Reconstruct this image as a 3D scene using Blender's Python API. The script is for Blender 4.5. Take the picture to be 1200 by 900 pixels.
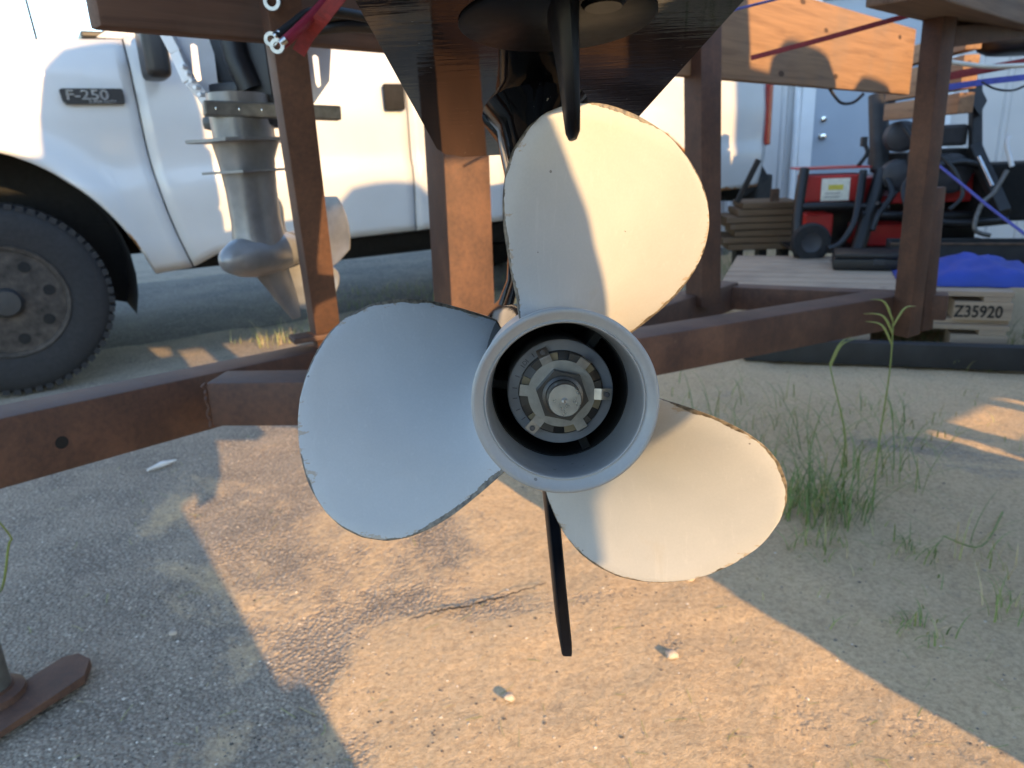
import bpy, bmesh, math, random
from mathutils import Vector, Matrix, noise
from math import radians, sin, cos, pi, sqrt, atan2
random.seed(7)
for o in list(bpy.data.objects): bpy.data.objects.remove(o)
SC = bpy.context.scene
COL = SC.collection

# ------------------------------------------------------------------ camera
H = 0.93; FPX = 867.0
TH = radians(17.3); RO = radians(2.5)
R0 = Vector((1,0,0)); U0 = Vector((0,sin(TH),cos(TH))); FW = Vector((0,cos(TH),-sin(TH)))
CR = R0*cos(RO)-U0*sin(RO); CU = R0*sin(RO)+U0*cos(RO)
CAMP = Vector((0,0,H))
cd_ = bpy.data.cameras.new('camera'); cam = bpy.data.objects.new('camera', cd_); COL.objects.link(cam)
cam.matrix_world = Matrix(((CR.x,CU.x,-FW.x,0),(CR.y,CU.y,-FW.y,0),(CR.z,CU.z,-FW.z,H),(0,0,0,1)))
cd_.sensor_width = 36; cd_.lens = FPX*36/1200; cd_.clip_start = .02; cd_.clip_end = 2000
cd_.dof.use_dof = True; cd_.dof.focus_distance = .47; cd_.dof.aperture_fstop = 13
SC.camera = cam
# ------------------------------------------------------------------ sky, sun, exposure
AZ = radians(33); EL = radians(18.0)
SDIR = Vector((sin(AZ)*cos(EL), -cos(AZ)*cos(EL), sin(EL)))       # towards the sun
w = bpy.data.worlds.new('World'); SC.world = w; w.use_nodes = True
nt = w.node_tree; nt.nodes.clear()
sky = nt.nodes.new('ShaderNodeTexSky'); sky.sky_type = 'NISHITA'; sky.sun_disc = False
sky.sun_elevation = EL; sky.sun_rotation = atan2(SDIR.x, SDIR.y); sky.air_density = 1.0; sky.dust_density = .1; sky.ozone_density = 1.5
bg = nt.nodes.new('ShaderNodeBackground'); bg.inputs['Strength'].default_value = .15
wo = nt.nodes.new('ShaderNodeOutputWorld')
nt.links.new(sky.outputs[0], bg.inputs[0]); nt.links.new(bg.outputs[0], wo.inputs[0])
sl = bpy.data.lights.new('sun','SUN'); sl.energy = 2.5; sl.angle = radians(.53); sl.color = (1,.62,.265)
so = bpy.data.objects.new('sun', sl); COL.objects.link(so)
so.rotation_euler = SDIR.to_track_quat('Z','Y').to_euler(); so.location = SDIR*30
SC.view_settings.view_transform = 'Standard'; SC.view_settings.look = 'None'
SC.view_settings.exposure = 2.02; SC.view_settings.gamma = 1

# ------------------------------------------------------------------ geometry helpers
def P(x,y,Z):            # a point seen at photo pixel (x,y) at depth Z
    return CAMP+CR*((x-600)/FPX*Z)+CU*((450-y)/FPX*Z)+FW*Z
def G(x,y,h=0):          # the point at height h seen at that pixel
    d = CR*((x-600)/FPX)+CU*((450-y)/FPX)+FW
    return CAMP+d*((h-H)/d.z)
def UW(u,a,z=0):         # sun-aligned coordinates: u across the light, a away from the sun
    return Vector((u*cos(AZ)-a*sin(AZ), u*sin(AZ)+a*cos(AZ), z))

def link(name, me, mat, parent=None, loc=None):
    o = bpy.data.objects.new(name, me); COL.objects.link(o)
    if mat: me.materials.append(mat)
    if parent: o.parent = parent
    if loc is not None: o.location = loc
    return o
def done(bm, name, mat, parent=None, smooth=False, bevel=0, seg=2, loc=None, angle=40):
    if bevel:
        es = [e for e in bm.edges if len(e.link_faces)==2 and e.calc_face_angle(0) > radians(30)]
        bmesh.ops.bevel(bm, geom=es, offset=bevel, segments=seg, affect='EDGES', profile=.6)
    bmesh.ops.recalc_face_normals(bm, faces=bm.faces)
    me = bpy.data.meshes.new(name); bm.to_mesh(me); bm.free()
    if smooth:
        for p in me.polygons: p.use_smooth = True
        try: me.set_sharp_from_angle(angle=radians(angle))
        except Exception: pass
    return link(name, me, mat, parent, loc)
def empty(name, loc, label, cat, group=None, rot=None):
    o = bpy.data.objects.new(name, None); COL.objects.link(o); o.empty_display_size = .1
    if rot is not None:
        m = rot.to_4x4(); m.translation = loc; o.matrix_world = m
    else: o.location = loc
    return tag(o, label, cat, group)
def tag(o, label, cat, group=None):
    o['label'] = label; o['category'] = cat
    if group: o['group'] = group
    return o
def kind(o, k): o['kind'] = k; return o
def V(*a): return Vector(a)

def box(bm, c, size, rot=None):
    m = Matrix.Translation(c) @ (rot.to_4x4() if rot else Matrix()) @ Matrix.Diagonal((*size,1))
    return bmesh.ops.create_cube(bm, size=1, matrix=m)['verts']
def beam(bm, p0, p1, w, h, up=V(0,0,1)):   # w across, h along up ; p0,p1 axis ends
    p0 = Vector(p0); p1 = Vector(p1); d = (p1-p0); L = d.length; d.normalize()
    s = d.cross(up); s.normalize(); u = s.cross(d)
    rot = Matrix((s,d,u)).transposed()
    return box(bm, (p0+p1)/2, (w,L,h), rot)
def tube(bm, pts, r, seg=10, caps=True):
    pts = [Vector(p) for p in pts]; n = len(pts)
    rr = r if isinstance(r,(list,tuple)) else [r]*n
    rings = []; ref = None
    for i,p in enumerate(pts):
        d = (pts[min(i+1,n-1)]-pts[max(i-1,0)]).normalized()
        if ref is None: ref = d.orthogonal().normalized()
        ref = (ref-d*ref.dot(d)).normalized(); b = d.cross(ref)
        rings.append([bm.verts.new(p+(ref*cos(2*pi*k/seg)+b*sin(2*pi*k/seg))*rr[i]) for k in range(seg)])
    for i in range(n-1):
        for k in range(seg): bm.faces.new((rings[i][k],rings[i][(k+1)%seg],rings[i+1][(k+1)%seg],rings[i+1][k]))
    if caps:
        bm.faces.new(rings[0][::-1]); bm.faces.new(rings[-1])
def spline(pts, n=8):
    pts = [Vector(p) for p in pts]; out = []
    for i in range(len(pts)-1):
        a = pts[max(i-1,0)]; b = pts[i]; c = pts[i+1]; d = pts[min(i+2,len(pts)-1)]
        for k in range(n):
            t = k/n
            out.append(.5*((2*b)+(c-a)*t+(2*a-5*b+4*c-d)*t*t+(3*b-a-3*c+d)*t**3))
    return out+[pts[-1]]
def lathe(bm, prof, seg=64, axis='Y', close=False, c=V(0,0,0)):   # prof: (radius, along)
    rings = []
    for r,y in prof:
        ring = []
        for k in range(seg):
            a = 2*pi*k/seg
            v = V(r*cos(a), y, r*sin(a)) if axis=='Y' else (V(r*cos(a), r*sin(a), y) if axis=='Z' else V(y, r*cos(a), r*sin(a)))
            ring.append(bm.verts.new(c+v))
        rings.append(ring)
    n = len(rings)
    for i in range(n if close else n-1):
        a = rings[i]; b = rings[(i+1)%n]
        for k in range(seg): bm.faces.new((a[k],a[(k+1)%seg],b[(k+1)%seg],b[k]))
    if not close:
        if prof[0][0] > 1e-5: bm.faces.new(rings[0][::-1])
        if prof[-1][0] > 1e-5: bm.faces.new(rings[-1])
def prism(bm, poly, f0, f1):     # poly: list of 2D ; f0,f1: maps 2D -> 3D for the two sides
    a = [bm.verts.new(f0(*p)) for p in poly]; b = [bm.verts.new(f1(*p)) for p in poly]
    n = len(poly); bm.faces.new(a[::-1]); bm.faces.new(b)
    for i in range(n): bm.faces.new((a[i],a[(i+1)%n],b[(i+1)%n],b[i]))
def text_mesh(s, size, ext, bold=0):
    c = bpy.data.curves.new('t','FONT'); c.body = s; c.size = size; c.extrude = ext; c.offset = bold
    c.align_x = 'LEFT'; c.resolution_u = 3
    o = bpy.data.objects.new('t', c); COL.objects.link(o)
    bpy.context.view_layer.update()
    me = bpy.data.meshes.new_from_object(o.evaluated_get(bpy.context.evaluated_depsgraph_get()))
    bpy.data.objects.remove(o); bpy.data.curves.remove(c)
    return me
def interp(x, xs, ys):
    if x <= xs[0]: return ys[0]
    for i in range(len(xs)-1):
        if x <= xs[i+1]:
            t = (x-xs[i])/(xs[i+1]-xs[i]); return ys[i]+(ys[i+1]-ys[i])*t
    return ys[-1]

# ------------------------------------------------------------------ materials
class NB:
    def __init__(s, name):
        s.m = bpy.data.materials.new(name); s.m.use_nodes = True
        s.t = s.m.node_tree; s.b = s.t.nodes['Principled BSDF']; s.co = s.t.nodes.new('ShaderNodeTexCoord')
    def n(s, typ, **kw):
        nd = s.t.nodes.new('ShaderNode'+typ)
        for k,v in kw.items():
            if k in nd.inputs: nd.inputs[k].default_value = v
            else: setattr(nd, k, v)
        return nd
    def l(s, a, b): s.t.links.new(a, b)
    def coord(s, scale=(1,1,1), out='Object'):
        mp = s.n('Mapping'); mp.inputs['Scale'].default_value = scale; s.l(s.co.outputs[out], mp.inputs[0]); return mp.outputs[0]
    def noise(s, scale, detail=4, rough=.55, vec=None, dist=0):
        nd = s.n('TexNoise', Scale=scale, Detail=detail, Roughness=rough, Distortion=dist)
        s.l(vec if vec else s.coord(), nd.inputs['Vector']); return nd.outputs['Fac']
    def ramp(s, fac, stops):
        r = s.n('ValToRGB'); e = r.color_ramp.elements
        while len(e) < len(stops): e.new(.5)
        for i,(p,c) in enumerate(stops):
            e[i].position = p; e[i].color = (*c,1) if len(c)==3 else c
        s.l(fac, r.inputs[0]); return r.outputs[0]
    def mix(s, fac, a, b, mode='MIX'):
        m = s.n('MixRGB', blend_type=mode)
        for i,v in ((0,fac),(1,a),(2,b)):
            if hasattr(v,'links'): s.l(v, m.inputs[i])
            else: m.inputs[i].default_value = v if i==0 else ((*v,1) if len(v)==3 else v)
        return m.outputs[0]
    def math(s, op, a, b=0, clamp=False):
        m = s.n('Math', operation=op, use_clamp=clamp)
        for i,v in ((0,a),(1,b)):
            if hasattr(v,'links'): s.l(v, m.inputs[i])
            else: m.inputs[i].default_value = v
        return m.outputs[0]
    def set(s, **kw):
        for k,v in kw.items():
            k = {'color':'Base Color','rough':'Roughness','metal':'Metallic','coat':'Coat Weight','spec':'Specular IOR Level','coatr':'Coat Roughness'}.get(k,k)
            if hasattr(v,'links'): s.l(v, s.b.inputs[k])
            else: s.b.inputs[k].default_value = (*v,1) if isinstance(v,tuple) and len(v)==3 else v
        return s
    def bump(s, h, strength=.3, dist=.002):
        b = s.n('Bump', Strength=strength, Distance=dist); s.l(h, b.inputs['Height']); s.l(b.outputs[0], s.b.inputs['Normal']); return s
def plain(name, col, rough=.5, metal=0, var=.15, scale=20, bump=0, coat=0):
    b = NB(name); f = b.noise(scale, 5)
    d = tuple(c*(1-var) for c in col); u = tuple(min(1,c*(1+var)) for c in col)
    b.set(color=b.ramp(f, [(.3,d),(.7,u)]), rough=b.math('ADD', b.math('MULTIPLY', b.noise(scale*2.3,3), .2), rough-.1), metal=metal, coat=coat)
    if bump: b.bump(b.noise(scale*4,5), .4, bump)
    return b.m

def m_prop():
    b = NB('grey_propeller_paint')
    at = b.n('Attribute', attribute_name='edge').outputs['Fac']
    base = b.ramp(b.noise(14,5), [(.3,(.355,.365,.37)),(.7,(.405,.41,.41))])
    fine = b.noise(600,2)
    base = b.mix(.10, base, b.ramp(fine, [(.35,(.30,.31,.31)),(.65,(.46,.46,.455))]))
    # chips and stains
    st = b.ramp(b.noise(9,6,.65), [(.62,(0,0,0)),(.72,(1,1,1))])
    base = b.mix(b.math('MULTIPLY', st, .26), base, (.36,.28,.17))
    vor = b.n('TexVoronoi', Scale=75); b.l(b.coord(), vor.inputs['Vector'])
    spot = b.math('LESS_THAN', vor.outputs['Distance'], b.math('MULTIPLY', b.noise(25,2), .13))
    sel = b.math('GREATER_THAN', b.noise(30,3), .56)
    spot = b.math('MULTIPLY', spot, sel)
    base = b.mix(b.math('MULTIPLY', spot, .75), base, (.05,.045,.04))
    sc = b.noise(1,4,.6,vec=b.coord((260,260,9)))
    base = b.mix(b.math('MULTIPLY', b.ramp(sc,[(.60,(0,0,0)),(.68,(1,1,1))]), .16), base, (.52,.52,.51))
    base = b.mix(b.math('MULTIPLY', b.ramp(b.noise(5,7,.7,dist=.8),[(.42,(0,0,0)),(.7,(1,1,1))]), .34), base, (.29,.295,.30))
    at2 = b.n('Attribute', attribute_name='rim').outputs['Fac']
    scuff = b.math('GREATER_THAN', b.math('ADD', b.math('MULTIPLY',at2,.55), b.noise(1,7,.75,vec=b.coord((55,55,120)))), 1.06)
    base = b.mix(b.math('MULTIPLY',scuff,.7), base, (.30,.23,.15))
    dark_tone = b.n('Attribute', attribute_name='dark_tone').outputs['Fac']
    base = b.mix(b.math('MULTIPLY', dark_tone, b.math('ADD', b.math('MULTIPLY', b.noise(30,5,.6), .5), .35), True), base, (.10,.105,.11))
    wear = b.math('GREATER_THAN', b.math('ADD', at, b.math('ADD', b.math('MULTIPLY', b.noise(42,7,.75), 1.0), b.math('MULTIPLY', b.math('SUBTRACT', b.noise(11,2), .5), 1.3))), 1.28)
    base = b.mix(wear, base, b.ramp(b.noise(300,3), [(.3,(.035,.028,.02)),(.7,(.20,.165,.12))]))
    b.set(color=base, rough=b.math('ADD', b.math('MULTIPLY', b.noise(60,4), .2), .3), coat=.05)
    b.bump(b.noise(240,3), .06, .001); return b.m
def m_rust():
    b = NB('rusted_steel')
    f = b.noise(7,8,.65); g = b.noise(120,4,.6)
    c = b.ramp(f, [(.25,(.038,.023,.020)),(.5,(.080,.043,.031)),(.72,(.155,.080,.050)),(.85,(.26,.145,.085))])
    c = b.mix(.24, c, b.ramp(g, [(.3,(.034,.020,.018)),(.7,(.19,.095,.056))]))
    c = b.mix(b.math('MULTIPLY', b.ramp(b.noise(3,6,.7,vec=b.coord((6,6,1.2))),[(.5,(0,0,0)),(.68,(1,1,1))]), .35), c, (.035,.022,.02))
    spots = b.ramp(b.noise(22,6,.7), [(.68,(0,0,0)),(.75,(1,1,1))])
    c = b.mix(b.math('MULTIPLY',spots,.45), c, (.27,.17,.11))
    b.set(color=c, rough=b.math('ADD', b.math('MULTIPLY', g, .3), .5), spec=.35)
    b.bump(b.noise(160,6,.7), .35, .002); return b.m
def m_wood(name='weathered_timber', a=(.27,.160,.088), d=(.15,.085,.05), axis=0):
    b = NB(name)
    sc = [30,30,30]; sc[axis] = 1.6
    v = b.coord(tuple(sc))
    n = b.noise(1.0, 6, .6, vec=v, dist=1.2)
    sc2 = [160,160,160]; sc2[axis] = 5
    n2 = b.noise(1.0, 4, .6, vec=b.coord(tuple(sc2)))
    c = b.ramp(n, [(.3,d),(.5,a),(.72,tuple(x*1.25 for x in a))])
    c = b.mix(.3, c, b.ramp(n2, [(.35,d),(.65,a)]))
    c = b.mix(b.math('MULTIPLY', b.ramp(b.noise(3.5,5), [(.5,(0,0,0)),(.7,(1,1,1))]), .4), c, (.17,.135,.11))
    kn = b.n('TexVoronoi', Scale=1.0); sk=[9,9,9]; sk[axis]=3.5
    b.l(b.coord(tuple(sk)), kn.inputs['Vector'])
    c = b.mix(b.math('LESS_THAN', kn.outputs['Distance'], .085), c, (.07,.04,.025))
    b.set(color=c, rough=.75, spec=.3); b.bump(n2, .35, .002); return b.m
def m_paint_white():
    b = NB('white_truck_paint')
    base = b.ramp(b.noise(3,4), [(.3,(.46,.46,.45)),(.7,(.51,.51,.50))])
    sep = b.n('SeparateXYZ'); b.l(b.co.outputs['Object'], sep.inputs[0])
    low = b.math('SUBTRACT', .62, sep.outputs['Z'])            # dirt and rust gather along the sills
    dirt = b.math('MULTIPLY', b.math('MULTIPLY', low, 2.2, True), b.noise(6,5))
    base = b.mix(dirt, base, (.42,.33,.22))
    at = b.n('Attribute', attribute_name='edge').outputs['Fac']
    ru = b.math('GREATER_THAN', b.math('ADD', b.math('MULTIPLY', at, .62), b.noise(9,6,.7)), 1.02)
    base = b.mix(ru, base, b.ramp(b.noise(40,4), [(.3,(.10,.04,.015)),(.7,(.42,.2,.06))]))
    b.set(color=base, rough=b.math('ADD', b.math('MULTIPLY', ru, .5), .33), coat=.35, coatr=.12); return b.m
def m_ground():
    b = NB('sand_over_old_asphalt')
    co = b.coord()
    sep = b.n('SeparateXYZ'); b.l(co, sep.inputs[0]); X = sep.outputs['X']; Y = sep.outputs['Y']
    n1 = b.noise(1.7, 7, .62, vec=co, dist=.6)
    n0 = b.noise(.9, 5, .6, vec=co)
    # sand cover: more to the right, less on the drive to the left
    grad = b.math('ADD', b.math('MULTIPLY', X, .30), .56)
    yb = b.math('MULTIPLY', b.math('SUBTRACT', Y, 1.9), -.05)
    grad = b.math('MINIMUM', b.math('MAXIMUM', b.math('ADD', grad, yb), .22), .72)
    cov = b.math('ADD', grad, b.math('MULTIPLY', b.math('SUBTRACT', n1, .5), 1.5))
    cov = b.math('ADD', cov, b.math('MULTIPLY', b.math('SUBTRACT', b.noise(60,3,vec=co), .5), .22))
    mask = b.ramp(cov, [(.40,(0,0,0)),(.56,(1,1,1))])
    sand = b.ramp(b.noise(12,6,.6,vec=co), [(.3,(.47,.335,.195)),(.7,(.60,.44,.265))])
    sand = b.mix(.45, sand, b.ramp(b.noise(420,3,.7,vec=co), [(.3,(.29,.205,.125)),(.7,(.70,.53,.345))]))
    sand = b.mix(.42, sand, b.ramp(b.noise(95,5,.7,vec=co), [(.36,(.28,.195,.115)),(.5,(.55,.40,.235)),(.66,(.76,.575,.36))]))
    blot = b.ramp(b.noise(26,5,.6,vec=co), [(.60,(0,0,0)),(.74,(1,1,1))])
    sand = b.mix(b.math('MULTIPLY', blot, .45), sand, (.27,.205,.14))
    vo = b.n('TexVoronoi', Scale=120); b.l(co, vo.inputs['Vector'])
    vo2 = b.n('TexVoronoi', Scale=230); b.l(co, vo2.inputs['Vector'])
    st = b.ramp(vo.outputs['Color'], [(.0,(.12,.10,.08)),(.55,(.26,.22,.175)),(.8,(.44,.375,.30)),(1,(.66,.57,.46))])
    asp = b.mix(b.ramp(vo.outputs['Distance'], [(.3,(1,1,1)),(.65,(0,0,0))]), (.15,.125,.10), st)
    asp = b.mix(.4, asp, b.ramp(vo2.outputs['Color'], [(.1,(.12,.10,.08)),(.6,(.29,.245,.195)),(.95,(.62,.53,.43))]))
    dust = b.ramp(b.noise(5,6,.65,vec=co), [(.35,(0,0,0)),(.75,(1,1,1))])
    asp = b.mix(b.math('MULTIPLY', dust, .5), asp, (.44,.36,.27))
    c = b.mix(mask, asp, sand)
    b.set(color=c, rough=.92, spec=.2)
    hh = b.math('ADD', b.math('MULTIPLY', b.noise(300,4,.7,vec=co), .35), b.math('MULTIPLY', b.noise(40,5,.6,vec=co), .7))
    hs = b.math('MULTIPLY', b.ramp(vo.outputs['Distance'], [(.2,(1,1,1)),(.7,(0,0,0))]), .5)
    mm = b.n('Mix'); b.l(mask, mm.inputs[0]); b.l(hs, mm.inputs[2]); b.l(hh, mm.inputs[3])
    b.bump(mm.outputs[0], .9, .008); return b.m
def m_metal(name, col, rough=.3, sc=40):
    b = NB(name); n = b.noise(sc,5)
    b.set(color=b.ramp(n,[(.3,tuple(x*.75 for x in col)),(.7,col)]), metal=1.0, rough=b.math('ADD', b.math('MULTIPLY', b.noise(sc*3,4), .25), rough-.1)); return b.m
def m_attr_grass():
    b = NB('grass_blade'); at = b.n('Attribute', attribute_name='tint').outputs['Fac']
    b.set(color=b.ramp(at, [(0,(.07,.12,.025)),(.45,(.15,.21,.05)),(.75,(.28,.29,.10)),(1,(.45,.35,.19))]), rough=.6)
    b.b.inputs['Transmission Weight'].default_value = 0
    return b.m
def m_gravel():
    b = NB('gravel_grains'); at = b.n('Attribute', attribute_name='tint').outputs['Fac']
    b.set(color=b.ramp(at, [(0,(.05,.044,.038)),(.4,(.16,.135,.11)),(.7,(.36,.30,.23)),(.9,(.52,.44,.34)),(1,(.70,.64,.55))]), rough=.85); return b.m
def m_low_ior(m,i):
    m.node_tree.nodes['Principled BSDF'].inputs['IOR'].default_value = i; return m
def m_black_gloss():
    b = NB('glossy_black_paint')
    sp = b.math('GREATER_THAN', b.noise(160,4,.7), .71)
    b.set(color=b.mix(sp,(.0025,.0025,.003),(.16,.15,.13)), rough=b.math('ADD', b.math('MULTIPLY', b.noise(30,4), .06), b.math('MULTIPLY',sp,.4)), spec=.5); b.b.inputs['IOR'].default_value = 1.2
    b.bump(b.math('ADD', b.noise(1,4,.6,vec=b.coord((14,110,14))), b.math('MULTIPLY', b.noise(9,2), 1.5)), .10, .0012); return b.m
M = dict(
 prop=m_prop(), rust=m_rust(), wood=m_wood(), white=m_paint_white(), ground=m_ground(), gravel=m_gravel(), gloss=m_black_gloss(), grass=m_attr_grass(),
 wood_shaded=m_wood('shade_darkened_timber',(.115,.065,.045),(.06,.033,.024)), wood_dark=m_wood('dark_weathered_timber',(.20,.13,.085),(.10,.065,.045)), pallet=m_wood('pallet_timber',(.40,.31,.225),(.25,.185,.13)),
 pile=m_wood('old_brown_timber',(.14,.09,.05),(.07,.045,.025)),
 black=plain('black_plastic',(.008,.008,.009),.45), rubber=plain('tyre_rubber',(.012,.012,.0135),.82,0,.3,60,.002), dark_tone=plain('sooty_black',(.003,.003,.003),.85),
 satin=m_low_ior(plain('satin_black_fin',(.004,.0045,.006),.38,0,.2,60),1.17), blacksteel=plain('black_painted_steel',(.018,.0185,.02),.6,0,.3,12,.001),
 silver=plain('silver_engine_paint',(.20,.205,.215),.38,.3,.25,18), bracket=plain('pale_bracket_paint',(.74,.76,.78),.4,0,.08,15), darkgrey=plain('dark_grey_casting',(.028,.03,.034),.5),
 greybar=plain('grey_zinc_bar',(.14,.135,.125),.5,.5,.3,60), steel=m_metal('bright_steel',(.62,.60,.57),.28,60), washer=m_metal('stamped_steel',(.34,.34,.335),.33,160),
 nut=m_metal('dull_nut_steel',(.075,.072,.07),.42,90), brass=m_metal('tarnished_brass_insert',(.20,.175,.125),.5,300), thrust=plain('grey_thrust_hub',(.155,.165,.18),.5,0,.15,60),
 chrome=m_metal('chrome',(.8,.8,.8),.12), rim=plain('dirty_steel_rim',(.032,.026,.022),.7,.1,.8,26), rimrust=plain('rusty_wheel_centre',(.085,.05,.03),.75,.1,.5,30),
 glass=plain('dark_glass',(.02,.025,.03),.06,0,.1,3), red=plain('red_paint',(.42,.022,.02),.4,0,.2,8), redcloth=plain('red_webbing',(.20,.018,.016),.75,0,.25,120),
 redcable=plain('red_cable',(.20,.012,.03),.4,0,.15,30), blue=plain('blue_tarp_cloth',(.014,.04,.27),.55,0,.25,6), bluecord=plain('blue_cord',(.06,.07,.30),.7,0,.2,60),
 wall=plain('pale_ribbed_sheet',(.57,.56,.555),.5,0,.05,2), door=plain('grey_blue_door_paint',(.33,.38,.45),.5,0,.05,3), trim=plain('white_trim',(.72,.74,.76),.5,0,.05,5),
 label=plain('white_sticker',(.75,.72,.62),.6,0,.1,40), labelpink=plain('lilac_sticker',(.66,.52,.70),.6,0,.08,40), yellow=plain('yellow_print',(.62,.52,.08),.6), greydisc=plain('grey_housing',(.035,.036,.042),.55,0,.3,14),
 white_hose=plain('white_hose',(.62,.58,.48),.5), stone=plain('pebble_stone',(.36,.31,.26),.8,0,.4,25,.002), stain=plain('stencil_ink',(.02,.018,.016),.9), shell=plain('white_scrap',(.62,.6,.57),.7),
 jack=plain('grey_zinc_tube',(.13,.13,.12),.55,.4,.35,25,.001), amber=plain('tail_lamp_red',(.30,.012,.01),.15), shed=plain('shed_sheet',(.30,.31,.31),.6,0,.1,2), cab=plain('green_blocker_paint',(.10,.12,.11),.5),
 mark=plain('engraved_dark',(.05,.05,.055),.7))

# ================================================================== SETTING
def gheight(x,y):
    if not (-4.1 < x < 4.1 and .1 < y < 7): return -.006
    z = .012*noise.noise(V(x*1.3,y*1.3,3))+.006*noise.noise(V(x*5,y*5,1))
    soft = .35+.65*min(1,max(0,(x+.5)/.9))                     # loose sand is lumpier than the old asphalt
    z += soft*(.0042*noise.noise(V(x*13,y*13,6))+.0026*noise.noise(V(x*27,y*27,2)))
    return z*max(0,min(1,(4.1-abs(x))/.6,(7-y)/.6,(y-.1)/.3))-.006
def build_ground():
    bm = bmesh.new()
    xs = sorted(set([-400,-120,-40,-16,-8,-5]+[-4+.1*i for i in range(25)]+[-1.6+.022*i for i in range(164)]+[2.1+.1*i for i in range(20)]+[5,8,16,40,120,400]))
    ys = sorted(set([-400,-100,-30,-8,-3,-1,.2,.4]+[.5+.022*i for i in range(110)]+[3+.08*i for i in range(50)]+[8,12,20,50,150,400]))
    vs = []
    for y in ys:
        row = []
        for x in xs:
            z = 0
            z = gheight(x,y)
            row.append(bm.verts.new((x,y,z)))
        vs.append(row)
    for j in range(len(ys)-1):
        for i in range(len(xs)-1): bm.faces.new((vs[j][i],vs[j][i+1],vs[j+1][i+1],vs[j+1][i]))
    return kind(done(bm,'ground',M['ground'],smooth=True),'structure')
build_ground()

def build_road():
    b = NB('old_dark_asphalt'); co = b.coord(); vo = b.n('TexVoronoi', Scale=90); b.l(co, vo.inputs['Vector'])
    c = b.ramp(vo.outputs['Color'], [(0,(.05,.047,.045)),(.6,(.10,.094,.088)),(1,(.24,.22,.19))])
    c = b.mix(b.math('MULTIPLY', b.ramp(b.noise(2.2,6,.65),[(.4,(0,0,0)),(.7,(1,1,1))]), .55), c, (.22,.185,.15))
    b.set(color=c, rough=.93, spec=.2); b.bump(b.noise(150,4,.7), .4, .004)
    P_ = radians(32); a = V(cos(P_),sin(P_),0); q = V(-sin(P_),cos(P_),0); o = V(-2.2,3.1,0)
    bm = bmesh.new(); g = []
    for i in range(61):
        sx = -6+.3*i; row = []
        for j in range(15):
            e = .10*noise.noise(V(sx*1.7,0,5))+.05*noise.noise(V(sx*6,3,5)); d = .72+e+(3.3-.72-e+.12*noise.noise(V(sx*1.5,9,5)))*j/14
            p = o+a*sx+q*d; row.append(bm.verts.new((p.x,p.y,gheight(p.x,p.y)+(.0 if j in (0,14) else .006))))
        g.append(row)
    for i in range(60):
        for j in range(14): bm.faces.new((g[i][j],g[i+1][j],g[i+1][j+1],g[i][j+1]))
    kind(done(bm,'road',b.m,smooth=True),'structure')
build_road()
# ---- metal building behind on the right
WY = radians(-15); wd = V(cos(WY),sin(WY),0); wn = V(sin(WY),-cos(WY),0)
W0 = P(955,150,6.5); W0.z = 0                                  # foot of the door's latch side
wrot = Matrix((wd, -wn, V(0,0,1))).transposed()                # local x along wall, y into building
bld = empty('metal_building', W0, 'pale grey ribbed metal building wall behind the red machine','building',rot=wrot)
bm = bmesh.new()
def rib_wall(bm, x0, x1, z0, z1):
    pts = []; x = x0
    while x < x1-.001:
        for dx,dy in ((0,0),(.16,0),(.175,-.022),(.205,-.022),(.22,0)):
            if x+dx <= x1: pts.append((x+dx,dy))
        x += .229
    pts.append((x1,0))
    a = [bm.verts.new((x,y,z0)) for x,y in pts]; c = [bm.verts.new((x,y,z1)) for x,y in pts]
    for i in range(len(pts)-1): bm.faces.new((a[i],a[i+1],c[i+1],c[i]))
rib_wall(bm,-1.6,-.13,0,3.4); rib_wall(bm,1.05,7,0,3.4); rib_wall(bm,-.13,1.05,2.13,3.4)
done(bm,'wall',M['wall'],bld)
bm = bmesh.new(); box(bm,V(2.7,3.05,1.7),(8.5,6,3.38)); done(bm,'building_core',M['shed'],bld)
bm = bmesh.new(); box(bm,V(-1.62,0.4,1.7),(.1,1.0,3.4)); done(bm,'corner_trim',M['trim'],bld,bevel=.004)
bm = bmesh.new(); box(bm,V(2.7,2.9,3.48),(9,7,.12)); done(bm,'roof',M['wall'],bld,bevel=.01)
bm = bmesh.new(); box(bm,V(-.075,-.02,1.06),(.11,.09,2.12)); box(bm,V(.995,-.02,1.06),(.11,.09,2.12)); box(bm,V(.46,-.02,2.10),(.959,.088,.1)); done(bm,'door_frame',M['trim'],bld,bevel=.004)
bm = bmesh.new(); box(bm,V(.46,-.005,1.02),(.955,.05,2.04)); dr = done(bm,'door',M['door'],bld,bevel=.003)
bm = bmesh.new(); lathe(bm,[(.0,-.075),(.022,-.07),(.028,-.055),(.022,-.035),(.012,-.03),(.012,0),(.035,0),(.035,.01)],20,c=V(.06,-.03,.96)); done(bm,'door_knob',M['chrome'],dr,smooth=True)
bm = bmesh.new(); lathe(bm,[(.0,-.03),(.022,-.028),(.026,0)],20,c=V(.06,-.03,1.10)); done(bm,'dead_bolt',M['chrome'],dr,smooth=True)
bm = bmesh.new(); tube(bm,[(-.17,-.06,.0),(-.16,-.06,1.0),(-.17,-.06,2.6)],.03); done(bm,'downpipe',M['trim'],bld,smooth=True)

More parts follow.
